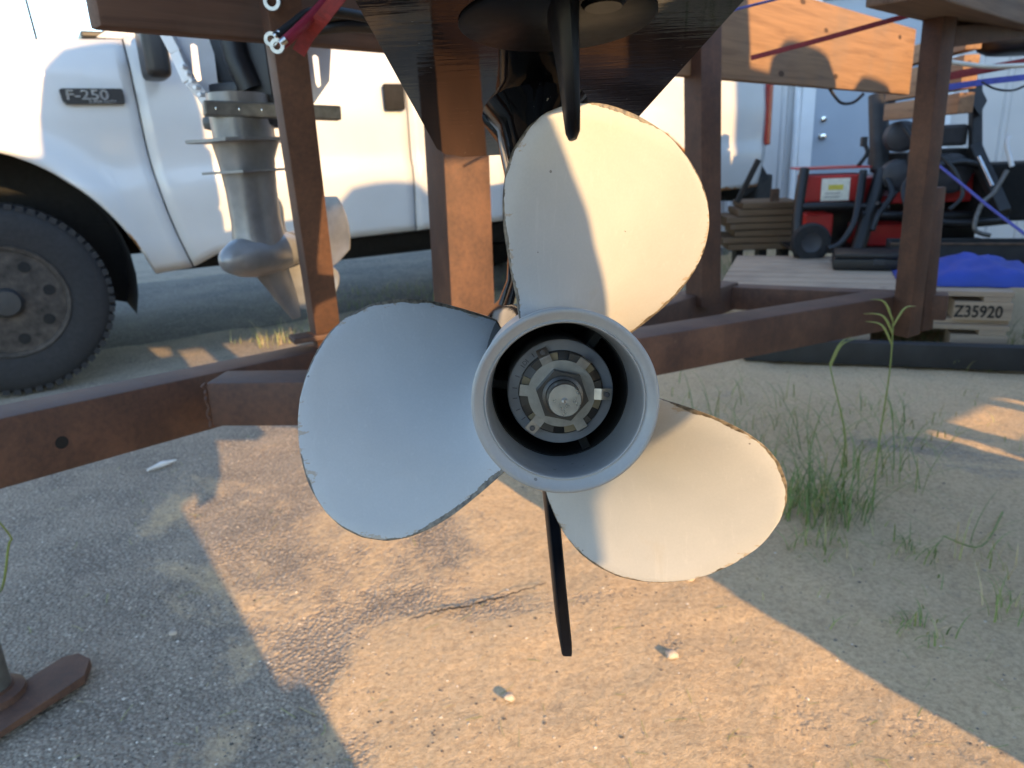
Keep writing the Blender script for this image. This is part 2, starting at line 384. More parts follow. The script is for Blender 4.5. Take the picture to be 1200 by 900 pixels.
# ================================================================== PICKUP TRUCK
PSI = radians(32); td = V(cos(PSI),sin(PSI),0); tn = V(sin(PSI),-cos(PSI),0)
T0 = V(-2.2,3.1,0)
trot = Matrix((td,-tn,V(0,0,1))).transposed()   # local x: rearward, local y: into the truck (away from us)
truck = empty('pickup_truck', T0, 'white pickup truck parked behind the rusty trailer','truck',rot=trot)
WB = 3.62; REND = 4.9; WID = 2.03; AR = .58; AZC = .47; TR = .412
def bodyoff(s,z):     # inward offset of the body side
    o = interp(z,[.42,.55,.80,.885,.905,.95,1.15,1.35,1.50],[.055,.02,.0,.002,.014,.018,.014,.03,.085])
    for c in (0,WB):
        d = sqrt((s-c)**2+(z-AZC)**2)
        o -= .05*math.exp(-((d-AR)/.10)**2)*(1 if z > .5 else .6)
    return o
def botz(s):
    for c in (0,WB):
        if abs(s-c) < AR: return AZC+sqrt(max(0,AR*AR-(s-c)**2))
    return interp(s,[-.9,-.58,.58,.75,.9,2.6,3.0,4.1,4.9],[.50,.47,.46,.475,.53,.55,.58,.60,.62])
def seam(z): return .72+.02*(1.48-z)+.30*max(0,(1.1-z))**2.0*.9
def panel(name, sA, sB, top, parent=truck, side=1, nv=22):
    a0,b0 = sA(.9),sB(.9); base = []
    n = max(6,int((b0-a0)/.05))
    base = [a0+(b0-a0)*i/n for i in range(n+1)]
    for c in (0,WB):
        for k in range(25):
            s = c-AR*cos(pi*k/24)
            if a0 < s < b0: base.append(s)
        for e in (-1,1):
            s = c+e*(AR+.001)
            if a0 < s < b0: base.append(s)
    base = sorted(set(round(x,4) for x in base))
    bm = bmesh.new(); lay = bm.verts.layers.float.new('edge'); g = []
    for s in base:
        t = (s-a0)/(b0-a0); zb = botz(s); zt = top(s); col = []
        for j in range(nv+1):
            z = zb+(zt-zb)*j/nv
            x = sA(z)+(sB(z)-sA(z))*t
            y = bodyoff(x,z)
            if side < 0: y = WID-y
            v = bm.verts.new((x,y,z))
            de = z-zb
            for c in (0,WB):
                if abs(x-c) < AR+.15: de = min(de, abs(sqrt((x-c)**2+(z-AZC)**2)-AR))
            v[lay] = max(0,1-de/.07)*(1 if x > 2.6 else (.72 if x > .5 else .45))
            col.append(v)
        g.append(col)
    for i in range(len(g)-1):
        for j in range(nv): bm.faces.new((g[i][j],g[i+1][j],g[i+1][j+1],g[i][j+1]))
    o = done(bm,name,M['white'],parent,smooth=True,angle=35)
    md = o.modifiers.new('s','SOLIDIFY'); md.thickness = .02; md.offset = -1 if side > 0 else 1
    if side < 0: md.offset = 1
    return o
topF = lambda s: interp(s,[-.95,-.7,-.2,.75],[1.22,1.38,1.44,1.475])
topD = lambda s: 1.49
topB = lambda s: 1.47
K = lambda v: (lambda z: v)
GAP = .004
side_parts = {}
for sd in (1,-1):
    panel('front_fender', K(-.95), lambda z: seam(z)-GAP, topF, side=sd)
    d1 = panel('door', lambda z: seam(z)+GAP, K(2.02), topD, side=sd)
    panel('cab_side', K(2.03), K(2.62), topD, side=sd)
    panel('bed_side', K(2.66), lambda z: REND-.22*max(0,(1.0-z))**1.3*1.2, topB, side=sd)
    if sd == 1: front_door = d1
# greenhouse
def cabsec(x0,x1,z0,z1,in0,in1):
    return [(x0,in0,z0),(x1,in0,z0),(x1,WID-in0,z0),(x0,WID-in0,z0)]
bm = bmesh.new()
lo = [V(.62,.09,1.48),V(2.62,.09,1.48),V(2.62,WID-.09,1.48),V(.62,WID-.09,1.48)]
hi = [V(1.35,.22,1.98),V(2.55,.22,2.0),V(2.55,WID-.22,2.0),V(1.35,WID-.22,1.98)]
L_ = [bm.verts.new(p) for p in lo]; H_ = [bm.verts.new(p) for p in hi]
for i in range(4): bm.faces.new((L_[i],L_[(i+1)%4],H_[(i+1)%4],H_[i]))
bm.faces.new(H_)
done(bm,'roof',M['white'],truck,bevel=.03,smooth=True)
def quad(name,ps,mat,parent,th=.006):
    bm = bmesh.new(); f = bm.faces.new([bm.verts.new(p) for p in ps]); o = done(bm,name,mat,parent)
    md = o.modifiers.new('s','SOLIDIFY'); md.thickness = th; md.offset = 0; return o
quad('windshield',[V(.655,.17,1.515),V(.655,WID-.17,1.515),V(1.29,WID-.29,1.955),V(1.29,.29,1.955)],M['glass'],truck)
for yy,ss in ((0,1),(1,-1)):
    f = (lambda y: y) if ss > 0 else (lambda y: WID-y)
    quad('side_window',[V(.95,f(.088),1.505),V(1.98,f(.088),1.505),V(1.98,f(.196),1.92),V(1.40,f(.196),1.92)],M['glass'],truck)
    quad('side_window',[V(2.08,f(.088),1.505),V(2.55,f(.088),1.505),V(2.5,f(.196),1.92),V(2.08,f(.196),1.92)],M['glass'],truck)
# hood, cowl, bed floor, tailgate, front
bm = bmesh.new(); g = []
for i in range(15):
    s = -.93+1.57*i/14; row = []
    for j in range(13):
        y = .10+(WID-.2)*j/12; q = abs(j/6-1)
        row.append(bm.verts.new((s,y,topF(s)+.05-.075*q**2.5)))
    g.append(row)
for i in range(14):
    for j in range(12): bm.faces.new((g[i][j],g[i+1][j],g[i+1][j+1],g[i][j+1]))
done(bm,'hood',M['white'],truck,smooth=True)
bm = bmesh.new(); box(bm,V(.615,WID/2,1.497),(.10,WID-.24,.03)); done(bm,'wiper_cowl',M['black'],truck,bevel=.01)
bm = bmesh.new(); tube(bm,[(.40,.16,1.47),(.36,.17,2.25)],[.006,.003],8); done(bm,'antenna',M['black'],truck,smooth=True)
bm = bmesh.new(); box(bm,V(-.97,WID/2,.95),(.06,WID-.1,.56)); done(bm,'grille',M['blacksteel'],truck,bevel=.02)
bm = bmesh.new(); box(bm,V(-1.06,WID/2,.58),(.22,WID,.24)); done(bm,'front_bumper',M['chrome'],truck,bevel=.05,smooth=True)
for yy in (.2,WID-.2):
    bm = bmesh.new(); box(bm,V(-1.005,yy,1.08),(.05,.28,.26)); done(bm,'headlight',M['glass'],truck,bevel=.015)
bm = bmesh.new(); box(bm,V(3.78,WID/2,.88),(2.2,WID-.2,.06)); box(bm,V(2.69,WID/2,1.17),(.05,WID-.2,.56)); done(bm,'bed_floor',M['white'],truck)
bm = bmesh.new(); box(bm,V(REND-.035,WID/2,1.13),(.05,WID-.14,.62)); done(bm,'tailgate',M['white'],truck,bevel=.015)
bm = bmesh.new(); box(bm,V(REND+.06,WID/2,.60),(.18,WID-.1,.2)); done(bm,'rear_bumper',M['blacksteel'],truck,bevel=.02)
for yy in (.045,WID-.045):
    bm = bmesh.new(); box(bm,V(REND+.004,yy,1.12),(.05,.10,.42)); done(bm,'tail_lamp',M['amber'],truck,bevel=.012)
bm = bmesh.new(); beam(bm,V(REND-.12,.12,.60),V(REND+.05,.05,.72),.02,.12); done(bm,'bumper_stay',M['blacksteel'],truck)
# underside
bm = bmesh.new()
for yy in (.45,WID-.45): beam(bm,V(-.9,yy,.60),V(4.8,yy,.62),.08,.16)
box(bm,V(1.6,WID/2,.66),(2.0,WID-.3,.12)); box(bm,V(.1,WID/2,.85),(1.3,.9,.5)); box(bm,V(2.6,WID/2,.62),(4.2,.3,.12))
box(bm,V(3.2,.55,.60),(.9,.35,.22)); box(bm,V(2.05,.62,.50),(1.7,.62,.22)); box(bm,V(.95,.5,.52),(.4,.5,.16)); beam(bm,V(1.2,.28,.47),V(2.9,.30,.47),.08,.08)
for s in (0,WB): beam(bm,V(s,.3,.40),V(s,WID-.3,.40),.09,.09)
done(bm,'chassis',M['dark_tone'],truck)
for s in (0,WB):
    for ss in (1,-1):
        f = (lambda y: y) if ss > 0 else (lambda y: WID-y)
        bm = bmesh.new(); n = 20; ra = AR+.012; A = []
        for k in range(-2,n+3):
            a = pi*k/n; r = ra
            A.append([bm.verts.new((s+r*cos(a),f(y),AZC+r*sin(a))) for y in (.02,.42)]+[bm.verts.new((s,f(.42),AZC))])
        for k in range(len(A)-1):
            bm.faces.new((A[k][0],A[k+1][0],A[k+1][1],A[k][1])); bm.faces.new((A[k][1],A[k+1][1],A[k+1][2],A[k][2]))
        done(bm,'wheel_well',M['dark_tone'],truck,smooth=True)
# badge
bm = bmesh.new()
bw,bh = .235,.062
poly = [(0,.012),(.012,0),(bw-.006,0),(bw,.006),(bw,bh-.006),(bw-.008,bh),(.006,bh),(-.006,bh-.006)]
prism(bm,poly,lambda u,v: V(.44+u,-.006,1.205+v),lambda u,v: V(.44+u,.016,1.205+v))
bdg = done(bm,'badge',M['black'],truck)
def put_text(s,size,ext,org,xd,yd,parent,mat,bold=0,name='lettering',sx=1):
    me = text_mesh(s,size,ext,bold); nd = xd.cross(yd)
    m = Matrix((xd*sx,yd,nd)).transposed().to_4x4(); m.translation = org; me.transform(m)
    return link(name,me,mat,parent)
put_text('F-250',.056,.003,V(.452,-.010,1.222),V(1,0,0),V(0,0,1),bdg,M['chrome'],.0012,sx=1.28)
put_text('SUPER DUTY',.017,.002,V(.535,-.010,1.2075),V(1,0,0),V(0,0,1),bdg,M['chrome'],.0004,sx=1.1)
# mirror and handle on the near door
bm = bmesh.new(); box(bm,V(.80,-.14,1.41),(.10,.20,.24)); o = done(bm,'mirror',M['black'],front_door,bevel=.035,seg=3,smooth=True)
bm = bmesh.new(); beam(bm,V(.80,-.05,1.38),V(.80,.06,1.40),.06,.04); done(bm,'mirror_arm',M['black'],front_door)
bm = bmesh.new(); box(bm,V(1.945,-.004,1.235),(.115,.03,.13)); done(bm,'door_handle',M['dark_tone'],front_door,bevel=.012,smooth=True)
# wheels
def wheel(cx, near=True):
    cy = .13 if near else WID-.13; sg = -1 if near else 1
    wroot = None
    bm = bmesh.new(); seg = 72
    prof = [(.235,.115),(.26,.122),(.31,.128),(.36,.124),(.392,.110),(.406,.085),(.410,.05),(.410,-.05),(.406,-.085),(.392,-.110),(.36,-.124),(.31,-.128),(.26,-.122),(.235,-.115)]
    lathe(bm,[(r,y*sg*-1) for r,y in prof],seg,close=True,c=V(cx,cy,TR))
    ty = done(bm,'wheel',M['rubber'],truck,smooth=True); 
    bm = bmesh.new()
    for k in range(60):                        # shoulder tread blocks
        a = 2*pi*k/60
        for sd in (-1,1):
            c = V(cx+.400*cos(a),cy+sd*.088,TR+.400*sin(a))
            box(bm,c,(.024,.055,.028),Matrix.Rotation(-a,3,'Y'))
    kind(done(bm,'tread',M['rubber'],ty),'stuff')
    o = sg*.118
    bm = bmesh.new()
    lathe(bm,[(.242,.0),(.238,-.012*1),(.222,-.008),(.214,.03),(.20,.045),(.185,.03),(.16,.012),(.135,.02),(.125,.045),(.09,.05),(.0,.05)],56,c=V(0,0,0))
    bmesh.ops.scale(bm,vec=(1,-sg if False else (1 if sg<0 else -1),1),verts=bm.verts)
    bmesh.ops.translate(bm,vec=V(cx,cy+o*.96,TR),verts=bm.verts)
    rm = done(bm,'rim',M['rim'],ty,smooth=True,angle=50)
    for k in range(8):
        bm = bmesh.new(); a = 2*pi*k/8+.2; lathe(bm,[(.024,-.016),(.024,.02)],16,c=V(cx+.168*cos(a),cy+o*.96+(-.0)*sg+ (.012 if sg<0 else -.012),TR+.168*sin(a)))
        done(bm,'rim_hole',M['dark_tone'],ty,smooth=True)
    bm = bmesh.new(); lathe(bm,[(.112,.0),(.11,-.012),(.0,-.014)],32); bmesh.ops.scale(bm,vec=(1,1 if sg<0 else -1,1),verts=bm.verts); bmesh.ops.translate(bm,vec=V(cx,cy+o*.96+.030*(-sg),TR),verts=bm.verts)
    done(bm,'wheel_centre',M['rimrust'],ty,smooth=True)
    bm = bmesh.new(); lathe(bm,[(.062,.0),(.06,-.05),(.052,-.062),(.0,-.064)],28); bmesh.ops.scale(bm,vec=(1,1 if sg<0 else -1,1),verts=bm.verts); bmesh.ops.translate(bm,vec=V(cx,cy+o*.96+.018*(-sg),TR),verts=bm.verts)
    done(bm,'hub_cap',M['blacksteel'],ty,smooth=True)
    for k in range(8):
        a = 2*pi*k/8+.5; bm = bmesh.new(); lathe(bm,[(.011,.03),(.011,.0),(.0,-.004)],6,c=V(cx+.086*cos(a),cy+o*.96+(.012)*(-sg),TR+.086*sin(a)))
        done(bm,'lug_nut',M['rimrust'],ty)
for cx in (.075,WB):
    for nr in (True,False): wheel(cx,nr)
bm = bmesh.new(); tube(bm,[(.47,.1,.47),(.475,.1,.36),(.47,.1,.33)],.01,8); lathe(bm,[(.0,.315),(.02,.325),(.02,.345),(.0,.35)],12,axis='Z',c=V(.47,.1,0)); done(bm,'hose_end',M['dark_tone'],truck,smooth=True)

# ================================================================== TRAILER (rusty rack)
trl = empty('rack_trailer', V(0,1.5,0), 'rusty brown square tube trailer frame with upright posts behind the propeller','trailer')
TO = V(0,1.5,0)
def tpart(name, p0, p1, w, h, up=V(0,0,1), mat='rust', parent=trl, bev=.006, off=TO):
    bm = bmesh.new(); beam(bm,Vector(p0)-off,Vector(p1)-off,w,h,up); return done(bm,name,M[mat],parent,bevel=bev,smooth=True)
bd = V(.887,.462,0)                                         # run of the long rail
A0 = V(-.70,.96,.614); A1 = V(-.382,1.458,.566); ad = (A1-A0)
an = V(ad.y,-ad.x,0).normalized()                            # towards us/right
c0 = A0-ad*1.35; c1 = A1+ad*.12
off = -an*.04-V(0,0,.05)
Abeam = tpart('tongue_beam', c0+off, c1+off, .08,.10)
# bolt hole in the tongue
hp = P(70,502,1.07)
hq = A0+ad*(((hp-A0).dot(ad))/ad.length_squared); hq.z = hq.z-.055
bm = bmesh.new(); lathe(bm,[(.0095,0),(.0095,.012)],20,axis='Z'); 
rot = V(0,0,1).rotation_difference(an).to_matrix(); bmesh.ops.rotate(bm,matrix=rot,verts=bm.verts); bmesh.ops.translate(bm,vec=hq-an*.0115-TO,verts=bm.verts)
done(bm,'bolt_hole',M['dark_tone'],Abeam)
Bf0 = V(-.06,1.462,.52); Bf1 = V(1.116,2.094,.492)
bn = V(bd.y,-bd.x,0)
cq0 = P(240,449,1.205); cq1 = G(575,445,cq0.z); cqd = (cq1-cq0); cqd.normalize(); cqn = V(cqd.y,-cqd.x,0)
tpart('cross_beam', cq0-cqn*.038-V(0,0,.038), cq1-cqn*.038-V(0,0,.038), .076,.076)
bm = bmesh.new(); rw = random.Random(2); wb = [cq0+V(-.002,.0,-.076*t/14)+V(rw.uniform(-.0025,.0025),rw.uniform(-.002,.002),0) for t in range(15)]; tube(bm,[p-TO for p in wb],[.0022+.0012*(t%2) for t in range(15)],8); done(bm,'weld_bead',M['rust'],trl,smooth=True)
tpart('side_rail', Bf0-bn*.05-V(0,0,.05)-bd*.02, Bf1+bd*.05-bn*.05-V(0,0,.05), .1,.1)
# upright posts
def upright(p0,p1,s,rotdir):
    bm = bmesh.new(); beam(bm,Vector(p0)-TO,Vector(p1)-TO,s,s,up=rotdir); return done(bm,'post',M['rust'],trl,bevel=.004,smooth=True)
front = V(.454,-.891,0)
mp0 = V(-.10,1.53,.512)+(-front)*.0; 
upright(V(-.098,1.58,.513), V(-.084,1.578,1.46), .1, front)                       # middle post
lb = P(383,402,1.56); lt = P(329,8,1.10); le = lt+(lt-lb)*.28
Lp = upright(lb, le, .052, front)                                                  # left leaning post
nb = V(.60,2.245,.46); ntp = V(.565,2.262,1.5)
upright(nb, ntp, .075, front)
rb_ = P(1063,372,2.14); rt_ = P(1103,8,1.84)
upright(rb_-V(0,0,.05), rt_+(rt_-rb_)*.02, .056, front)
upright(rb_+V(.07,.05,-.05), rb_+V(.055,.05,.36), .05, front)
# rear frame pieces
pA = G(752,372,.47); pB = G(852,338,.47); pC = G(1015,356,.47)
tpart('rear_beam', pA+V(-.25,-.26,-.02), pB+V(0,0,-.02), .08,.09)
tpart('rear_beam', pB+V(-.08,.02,-.022), pC+V(.25,.02,-.022), .07,.075)
bm = bmesh.new(); box(bm,P(368,402,1.5)-TO+V(0,.02,.01),(.10,.05,.012),Matrix.Rotation(.5,3,'Z')); done(bm,'weld_gusset',M['rust'],trl,bevel=.003)
bm = bmesh.new(); beam(bm,V(.22,1.67,.0)-TO,V(.22,1.67,.40)-TO,.06,.06,V(.454,-.891,0)); done(bm,'support_leg',M['rust'],trl,bevel=.004)
tpart('joint_plate', V(-.06,1.36,.50), V(-.02,1.56,.50), .10,.06)
# top tube and trailer support legs to the ground (hidden behind the beams)
tt0 = P(1108,44,1.9); tt1 = P(1215,32,2.25)
tpart('top_beam', tt0, tt1+(tt1-tt0)*.5, .05,.05)
# jack at the tongue, foot on the ground
jb = V(-.985,1.115,0)
jk = empty('trailer_jack', jb, 'grey jack tube with rusty foot plate standing on the asphalt at the left edge','trailer jack')
fd = (G(98,797)-G(0,860)).normalized()
bm = bmesh.new(); L = .20; hw = .046
poly = [(-.14,-hw),(L-.035,-hw),(L,-hw+.035),(L,hw-.02),(L-.02,hw),(-.14,hw)]
sd_ = V(-fd.y,fd.x,0); fb = G(8,842)-jb
prism(bm,poly,lambda u,v: fb+fd*(u-.045)+sd_*v+V(0,0,.004),lambda u,v: fb+fd*(u-.045)+sd_*v+V(0,0,.011+.012*max(0,u/L)))
done(bm,'foot_plate',M['rust'],jk,bevel=.002)
bm = bmesh.new(); tb = G(-3,826)-jb; lathe(bm,[(.052,.012),(.05,.03),(.034,.036),(.034,.04)],32,axis='Z',c=tb); done(bm,'foot_collar',M['rust'],jk,smooth=True)
bm = bmesh.new(); tube(bm,[tb+V(0,0,.03),tb+V(0,0,.62)],.03,28); done(bm,'jack_tube',M['jack'],jk,smooth=True)
bm = bmesh.new(); tube(bm,[tb+V(0,0,.62),tb+V(0,0,.8)],.036,20); beam(bm,tb+V(.0,.0,.55),V(-.83,1.0,.56)-jb,.04,.06); done(bm,'jack_housing',M['jack'],jk,smooth=True)

# ---- long timber board the engines hang from
BD = V(.686,.727,0).normalized(); BN = V(BD.y,-BD.x,0)
def board(name,p0,p1,th,z0,z1,mat,label,cat='board',seed=0):
    mid = (Vector(p0)+Vector(p1))/2; d = (Vector(p1)-Vector(p0)); L = d.length; d.normalize(); n = V(d.y,-d.x,0)
    rot = Matrix((d,-n,V(0,0,1))).transposed()
    bm = bmesh.new(); box(bm,V(0,0,0),(L,th,z1-z0)); 
    o = done(bm,name,M[mat],None,bevel=.006,smooth=True)
    m = rot.to_4x4(); m.translation = V(mid.x,mid.y,(z0+z1)/2); o.matrix_world = m
    return tag(o,label,cat)
bp0 = V(-.534,1.105,0); bp1 = V(1.94,3.727,0)
bpm = bp0+(bp1-bp0)*.235
board('timber_board', bp0-BN*.02, bpm-BN*.02, .04, 1.117,1.40,'wood_shaded','timber board coloured dark for its shade at the top left, ending in mid air')  # left end of the same board, its shade put into the timber colour
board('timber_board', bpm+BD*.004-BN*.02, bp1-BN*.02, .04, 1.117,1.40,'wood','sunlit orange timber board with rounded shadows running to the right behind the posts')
# lumber ends beyond the post
q0 = P(1100,88,3.9); 
for k,(za,zb) in enumerate(((1.02,1.11),(1.125,1.27),(1.29,1.38))):
    q = V(2.14,3.60,0)
    board('lumber_piece', q, q+V(.10,.9,0), .07, za-.02*0, zb,'wood',['lowest','middle','topmost'][k]+' of the sunlit lumber ends stacked beside the right post','lumber')
pk0 = P(1112,2,1.62); pk1 = G(1200,29,pk0.z)
bm = bmesh.new()
dd = (pk1-pk0); dd.z = 0; Lk = dd.length*1.25; dd.normalize()
rotk = Matrix((dd,V(-dd.y,dd.x,0),V(0,0,1))).transposed()
Lk = min(Lk*3,.9); box(bm,V(Lk/2-.1,.07,.045),(Lk,.14,.09)); o = done(bm,'timber_plank',M['wood_dark'],bevel=.005); m = rotk.to_4x4(); m.translation = V(pk0.x,pk0.y,pk0.z); o.matrix_world = m
tag(o,'dark grained timber plank overhead at the top right corner','plank')

# ================================================================== MAIN OUTBOARD
def camdir(v): return CR*v[0]+CU*v[1]+FW*v[2]
ax = camdir(((589-600)/FPX,(450-314)/FPX,1)).normalized()
up = camdir((-.055,1,0)); up = (up-ax*up.dot(ax)).normalized(); rt = ax.cross(up)
MC = P(663,472,.44)
mrot = Matrix((rt,ax,up)).transposed()
mot = empty('outboard_motor', MC, 'glossy black outboard motor whose grey three blade propeller fills the foreground','outboard motor',rot=mrot)
# propeller : hub shell (part) with blades, washers and nut (sub-parts)
bm = bmesh.new()
prof = [(.0548,.0000),(.0560,.0006),(.0564,.0022),(.0560,.012),(.0548,.03),(.0535,.06),(.0525,.09),(.0520,.118),(.040,.119),(.0445,.112),(.0447,.046),(.0457,.030),(.0466,.012),(.0470,.0058),(.0474,.0044),(.0480,.0040),(.0484,.0046),(.0487,.0054),(.0492,.0052),(.0500,.0040),(.0535,.0004)]
lathe(bm,prof,128,close=True)
sl_ = bm.verts.layers.float.new('dark_tone')
for v in bm.verts:
    rr_ = sqrt(v.co.x**2+v.co.z**2); v[sl_] = .95 if rr_ < .0475 else (.62 if v.co.y < .003 and rr_ < .0562 else (.5 if v.co.y < .004 else .15))  # sooty bore, plus a darker grey lip and front edge
prp = done(bm,'propeller',M['prop'],mot,smooth=True,angle=55)
def sinterp(x,xs,ys):
    n=len(xs); d=[(ys[i+1]-ys[i])/(xs[i+1]-xs[i]) for i in range(n-1)]
    m=[d[0]]+[0 if d[i-1]*d[i]<=0 else 2*d[i-1]*d[i]/(d[i-1]+d[i]) for i in range(1,n-1)]+[d[-1]]
    x=min(max(x,xs[0]),xs[-1])
    i=0
    while i<n-2 and x>xs[i+1]: i+=1
    h=xs[i+1]-xs[i]; t=(x-xs[i])/h
    return (2*t**3-3*t*t+1)*ys[i]+(t**3-2*t*t+t)*h*m[i]+(-2*t**3+3*t*t)*ys[i+1]+(t**3-t*t)*h*m[i+1]
TE = radians(119.67); PIT = .463; Z0 = .0342; RAKE = .141; RT = .1868
# outline given as a closed curve (angle, radius) and sampled radially
oc_f = [10.8,13.2,15.6,18.2,21.2,25.5,29.5,34,39,44,49,54,59,64,69,74,79,83.5,87.2,90.2,92.6]
oc_r = [.090,.110,.127,.142,.155,.168,.1762,.182,.1855,.1868,.1865,.1853,.183,.1792,.1743,.168,.1585,.147,.134,.121,.109]
def edge_angle(r,trailing):
    im = 9
    if trailing:
        for i in range(im):
            if oc_r[i] <= r <= oc_r[i+1]:
                t=(r-oc_r[i])/(oc_r[i+1]-oc_r[i])
                if i == im-1: t = 1-sqrt(max(0,1-t))
                return oc_f[i]+(oc_f[i+1]-oc_f[i])*t
        return sinterp(r,[.048,.056,.066,.09],[1,3.5,7,10.8])
    for i in range(im,len(oc_r)-1):
        if oc_r[i] >= r >= oc_r[i+1]:
            t=(oc_r[i]-r)/(oc_r[i]-oc_r[i+1])
            if i == im: t = sqrt(t)
            return oc_f[i]+(oc_f[i+1]-oc_f[i])*t
    return sinterp(r,[.048,.055,.07,.085,.109],[107,105,100.5,97,92.6])
def blade(rot):
    bm = bmesh.new(); lay = bm.verts.layers.float.new('edge'); lay2 = bm.verts.layers.float.new('rim')
    NR,NF = 60,36; k = PIT/2/pi; F=[]; Bk=[]
    for i in range(NR+1):
        t = i/NR; r = .048+(RT-.048)*(1-(1-t)**2.6)
        f0 = edge_angle(r,True); f1 = edge_angle(r,False)
        if i == NR: f0 = 43.2; f1 = 44.8
        ra=[]; rb=[]
        for j in range(NF+1):
            s = j/NF; s = .5-.5*cos(pi*s)
            ph = radians(f0+(f1-f0)*s)
            y = Z0+k*ph-RAKE*(r-.055)
            y -= .004*max(0,1-ph/.6)*min(1,max(0,(r-.06)/.06))        # cupped trailing edge
            th = TE+rot-ph
            ed = min(s,1-s)*(f1-f0)*pi/180*r; ed = min(ed,(RT-r)*1.0)
            tk = (.0036+.010*math.exp(-max(0,r-.054)/.012))*min(1,.22+sqrt(max(0,min(1,ed/.012)))*.8)
            e = max(0,1-ed/.0075)**.8
            base = V(r*cos(th),0,r*sin(th))
            fil = .006*math.exp(-max(0,r-.052)/.006)
            a = bm.verts.new(base+V(0,y-tk*.5,0)); b_ = bm.verts.new(base+V(0,y+tk*.5,0))
            a[lay] = e; b_[lay] = e; a[lay2] = b_[lay2] = max(0,1-ed/.03)
            ra.append(a); rb.append(b_)
        F.append(ra); Bk.append(rb)
    for i in range(NR):
        for j in range(NF):
            bm.faces.new((F[i][j],F[i][j+1],F[i+1][j+1],F[i+1][j])); bm.faces.new((Bk[i][j],Bk[i+1][j],Bk[i+1][j+1],Bk[i][j+1]))
        bm.faces.new((F[i][0],F[i+1][0],Bk[i+1][0],Bk[i][0])); bm.faces.new((F[i][NF],Bk[i][NF],Bk[i+1][NF],F[i+1][NF]))
    for j in range(NF): bm.faces.new((F[NR][j],F[NR][j+1],Bk[NR][j+1],Bk[NR][j]))
    return done(bm,'blade',M['prop'],prp,smooth=True,angle=60)
for kk in range(3): blade(kk*2*pi/3)
# root fillets: a soft collar where each blade meets the hub, modelled with the blade thickness above
# inside the hub
bm = bmesh.new(); lathe(bm,[(.0346,.112),(.0346,.044),(.0340,.0405),(.0325,.0395),(.0,.0395)],96); done(bm,'inner_hub',M['thrust'],prp,smooth=True,angle=40)
for a in (52,172,292):
    bm = bmesh.new(); a = radians(a); c = V(cos(a)*.0395,.08,sin(a)*.0395); box(bm,c,(.014,.06,.006),Matrix.Rotation(-a,3,'Y')); done(bm,'hub_rib',M['dark_tone'],prp,bevel=.001)
bm = bmesh.new(); lathe(bm,[(.0450,.0965),(.034,.0965)],64); 
rings = [v for v in bm.verts]; done(bm,'bore_end',M['dark_tone'],prp)
bm = bmesh.new(); lathe(bm,[(.0447,.046),(.0447,.11),(.0440,.11),(.0440,.046)],96,close=True); done(bm,'exhaust_soot_band',M['dark_tone'],prp,smooth=True)
# slotted retainer face with brass coloured inserts
bm = bmesh.new(); lathe(bm,[(.0272,.0394),(.0272,.0375),(.0266,.0370),(.0,.0370)],80); done(bm,'retainer_plate',M['nut'],prp,smooth=True,angle=40)
for i in range(12):
    a = radians(30*i+8+ (4 if i%2 else -2)); bm = bmesh.new()
    r0,r1 = .0213,.0262; w_ = radians(9.5)
    n = 6; arc = [(r1,a+w_*(2*q/n-1)) for q in range(n+1)]+[(r0,a-w_*(2*q/n-1)) for q in range(n+1)]
    prism(bm,arc,lambda r,t: V(r*cos(t),.0372,r*sin(t)),lambda r,t: V(r*cos(t),.0356 if i%2 else .0346,r*sin(t)))
    done(bm,'slot_insert',M['brass'] if i%2 else M['nut'],prp,bevel=.0004)
# lock tab washer
bm = bmesh.new()
N = 72; A=[]; B=[]
for q in range(N):
    a = 2*pi*q/N
    hexr = .0168/cos(((a+radians(14))%(pi/3))-pi/6)*cos(pi/6)
    A.append((hexr*cos(a),hexr*sin(a))); B.append((.0215*cos(a),.0215*sin(a)))
def ringmesh(bm,A,B,y0,y1):
    va=[[bm.verts.new((p[0],y,p[1])) for p in A] for y in (y0,y1)]; vb=[[bm.verts.new((p[0],y,p[1])) for p in B] for y in (y0,y1)]
    n=len(A)
    for q in range(n):
        r=(q+1)%n
        bm.faces.new((va[0][q],va[0][r],vb[0][r],vb[0][q])); bm.faces.new((va[1][q],vb[1][q],vb[1][r],va[1][r]))
        bm.faces.new((vb[0][q],vb[0][r],vb[1][r],vb[1][q])); bm.faces.new((va[0][q],va[1][q],va[1][r],va[0][r]))
ringmesh(bm,A,B,.0340,.0326)
tw = done(bm,'lock_washer',M['washer'],prp,bevel=.0003,seg=1)
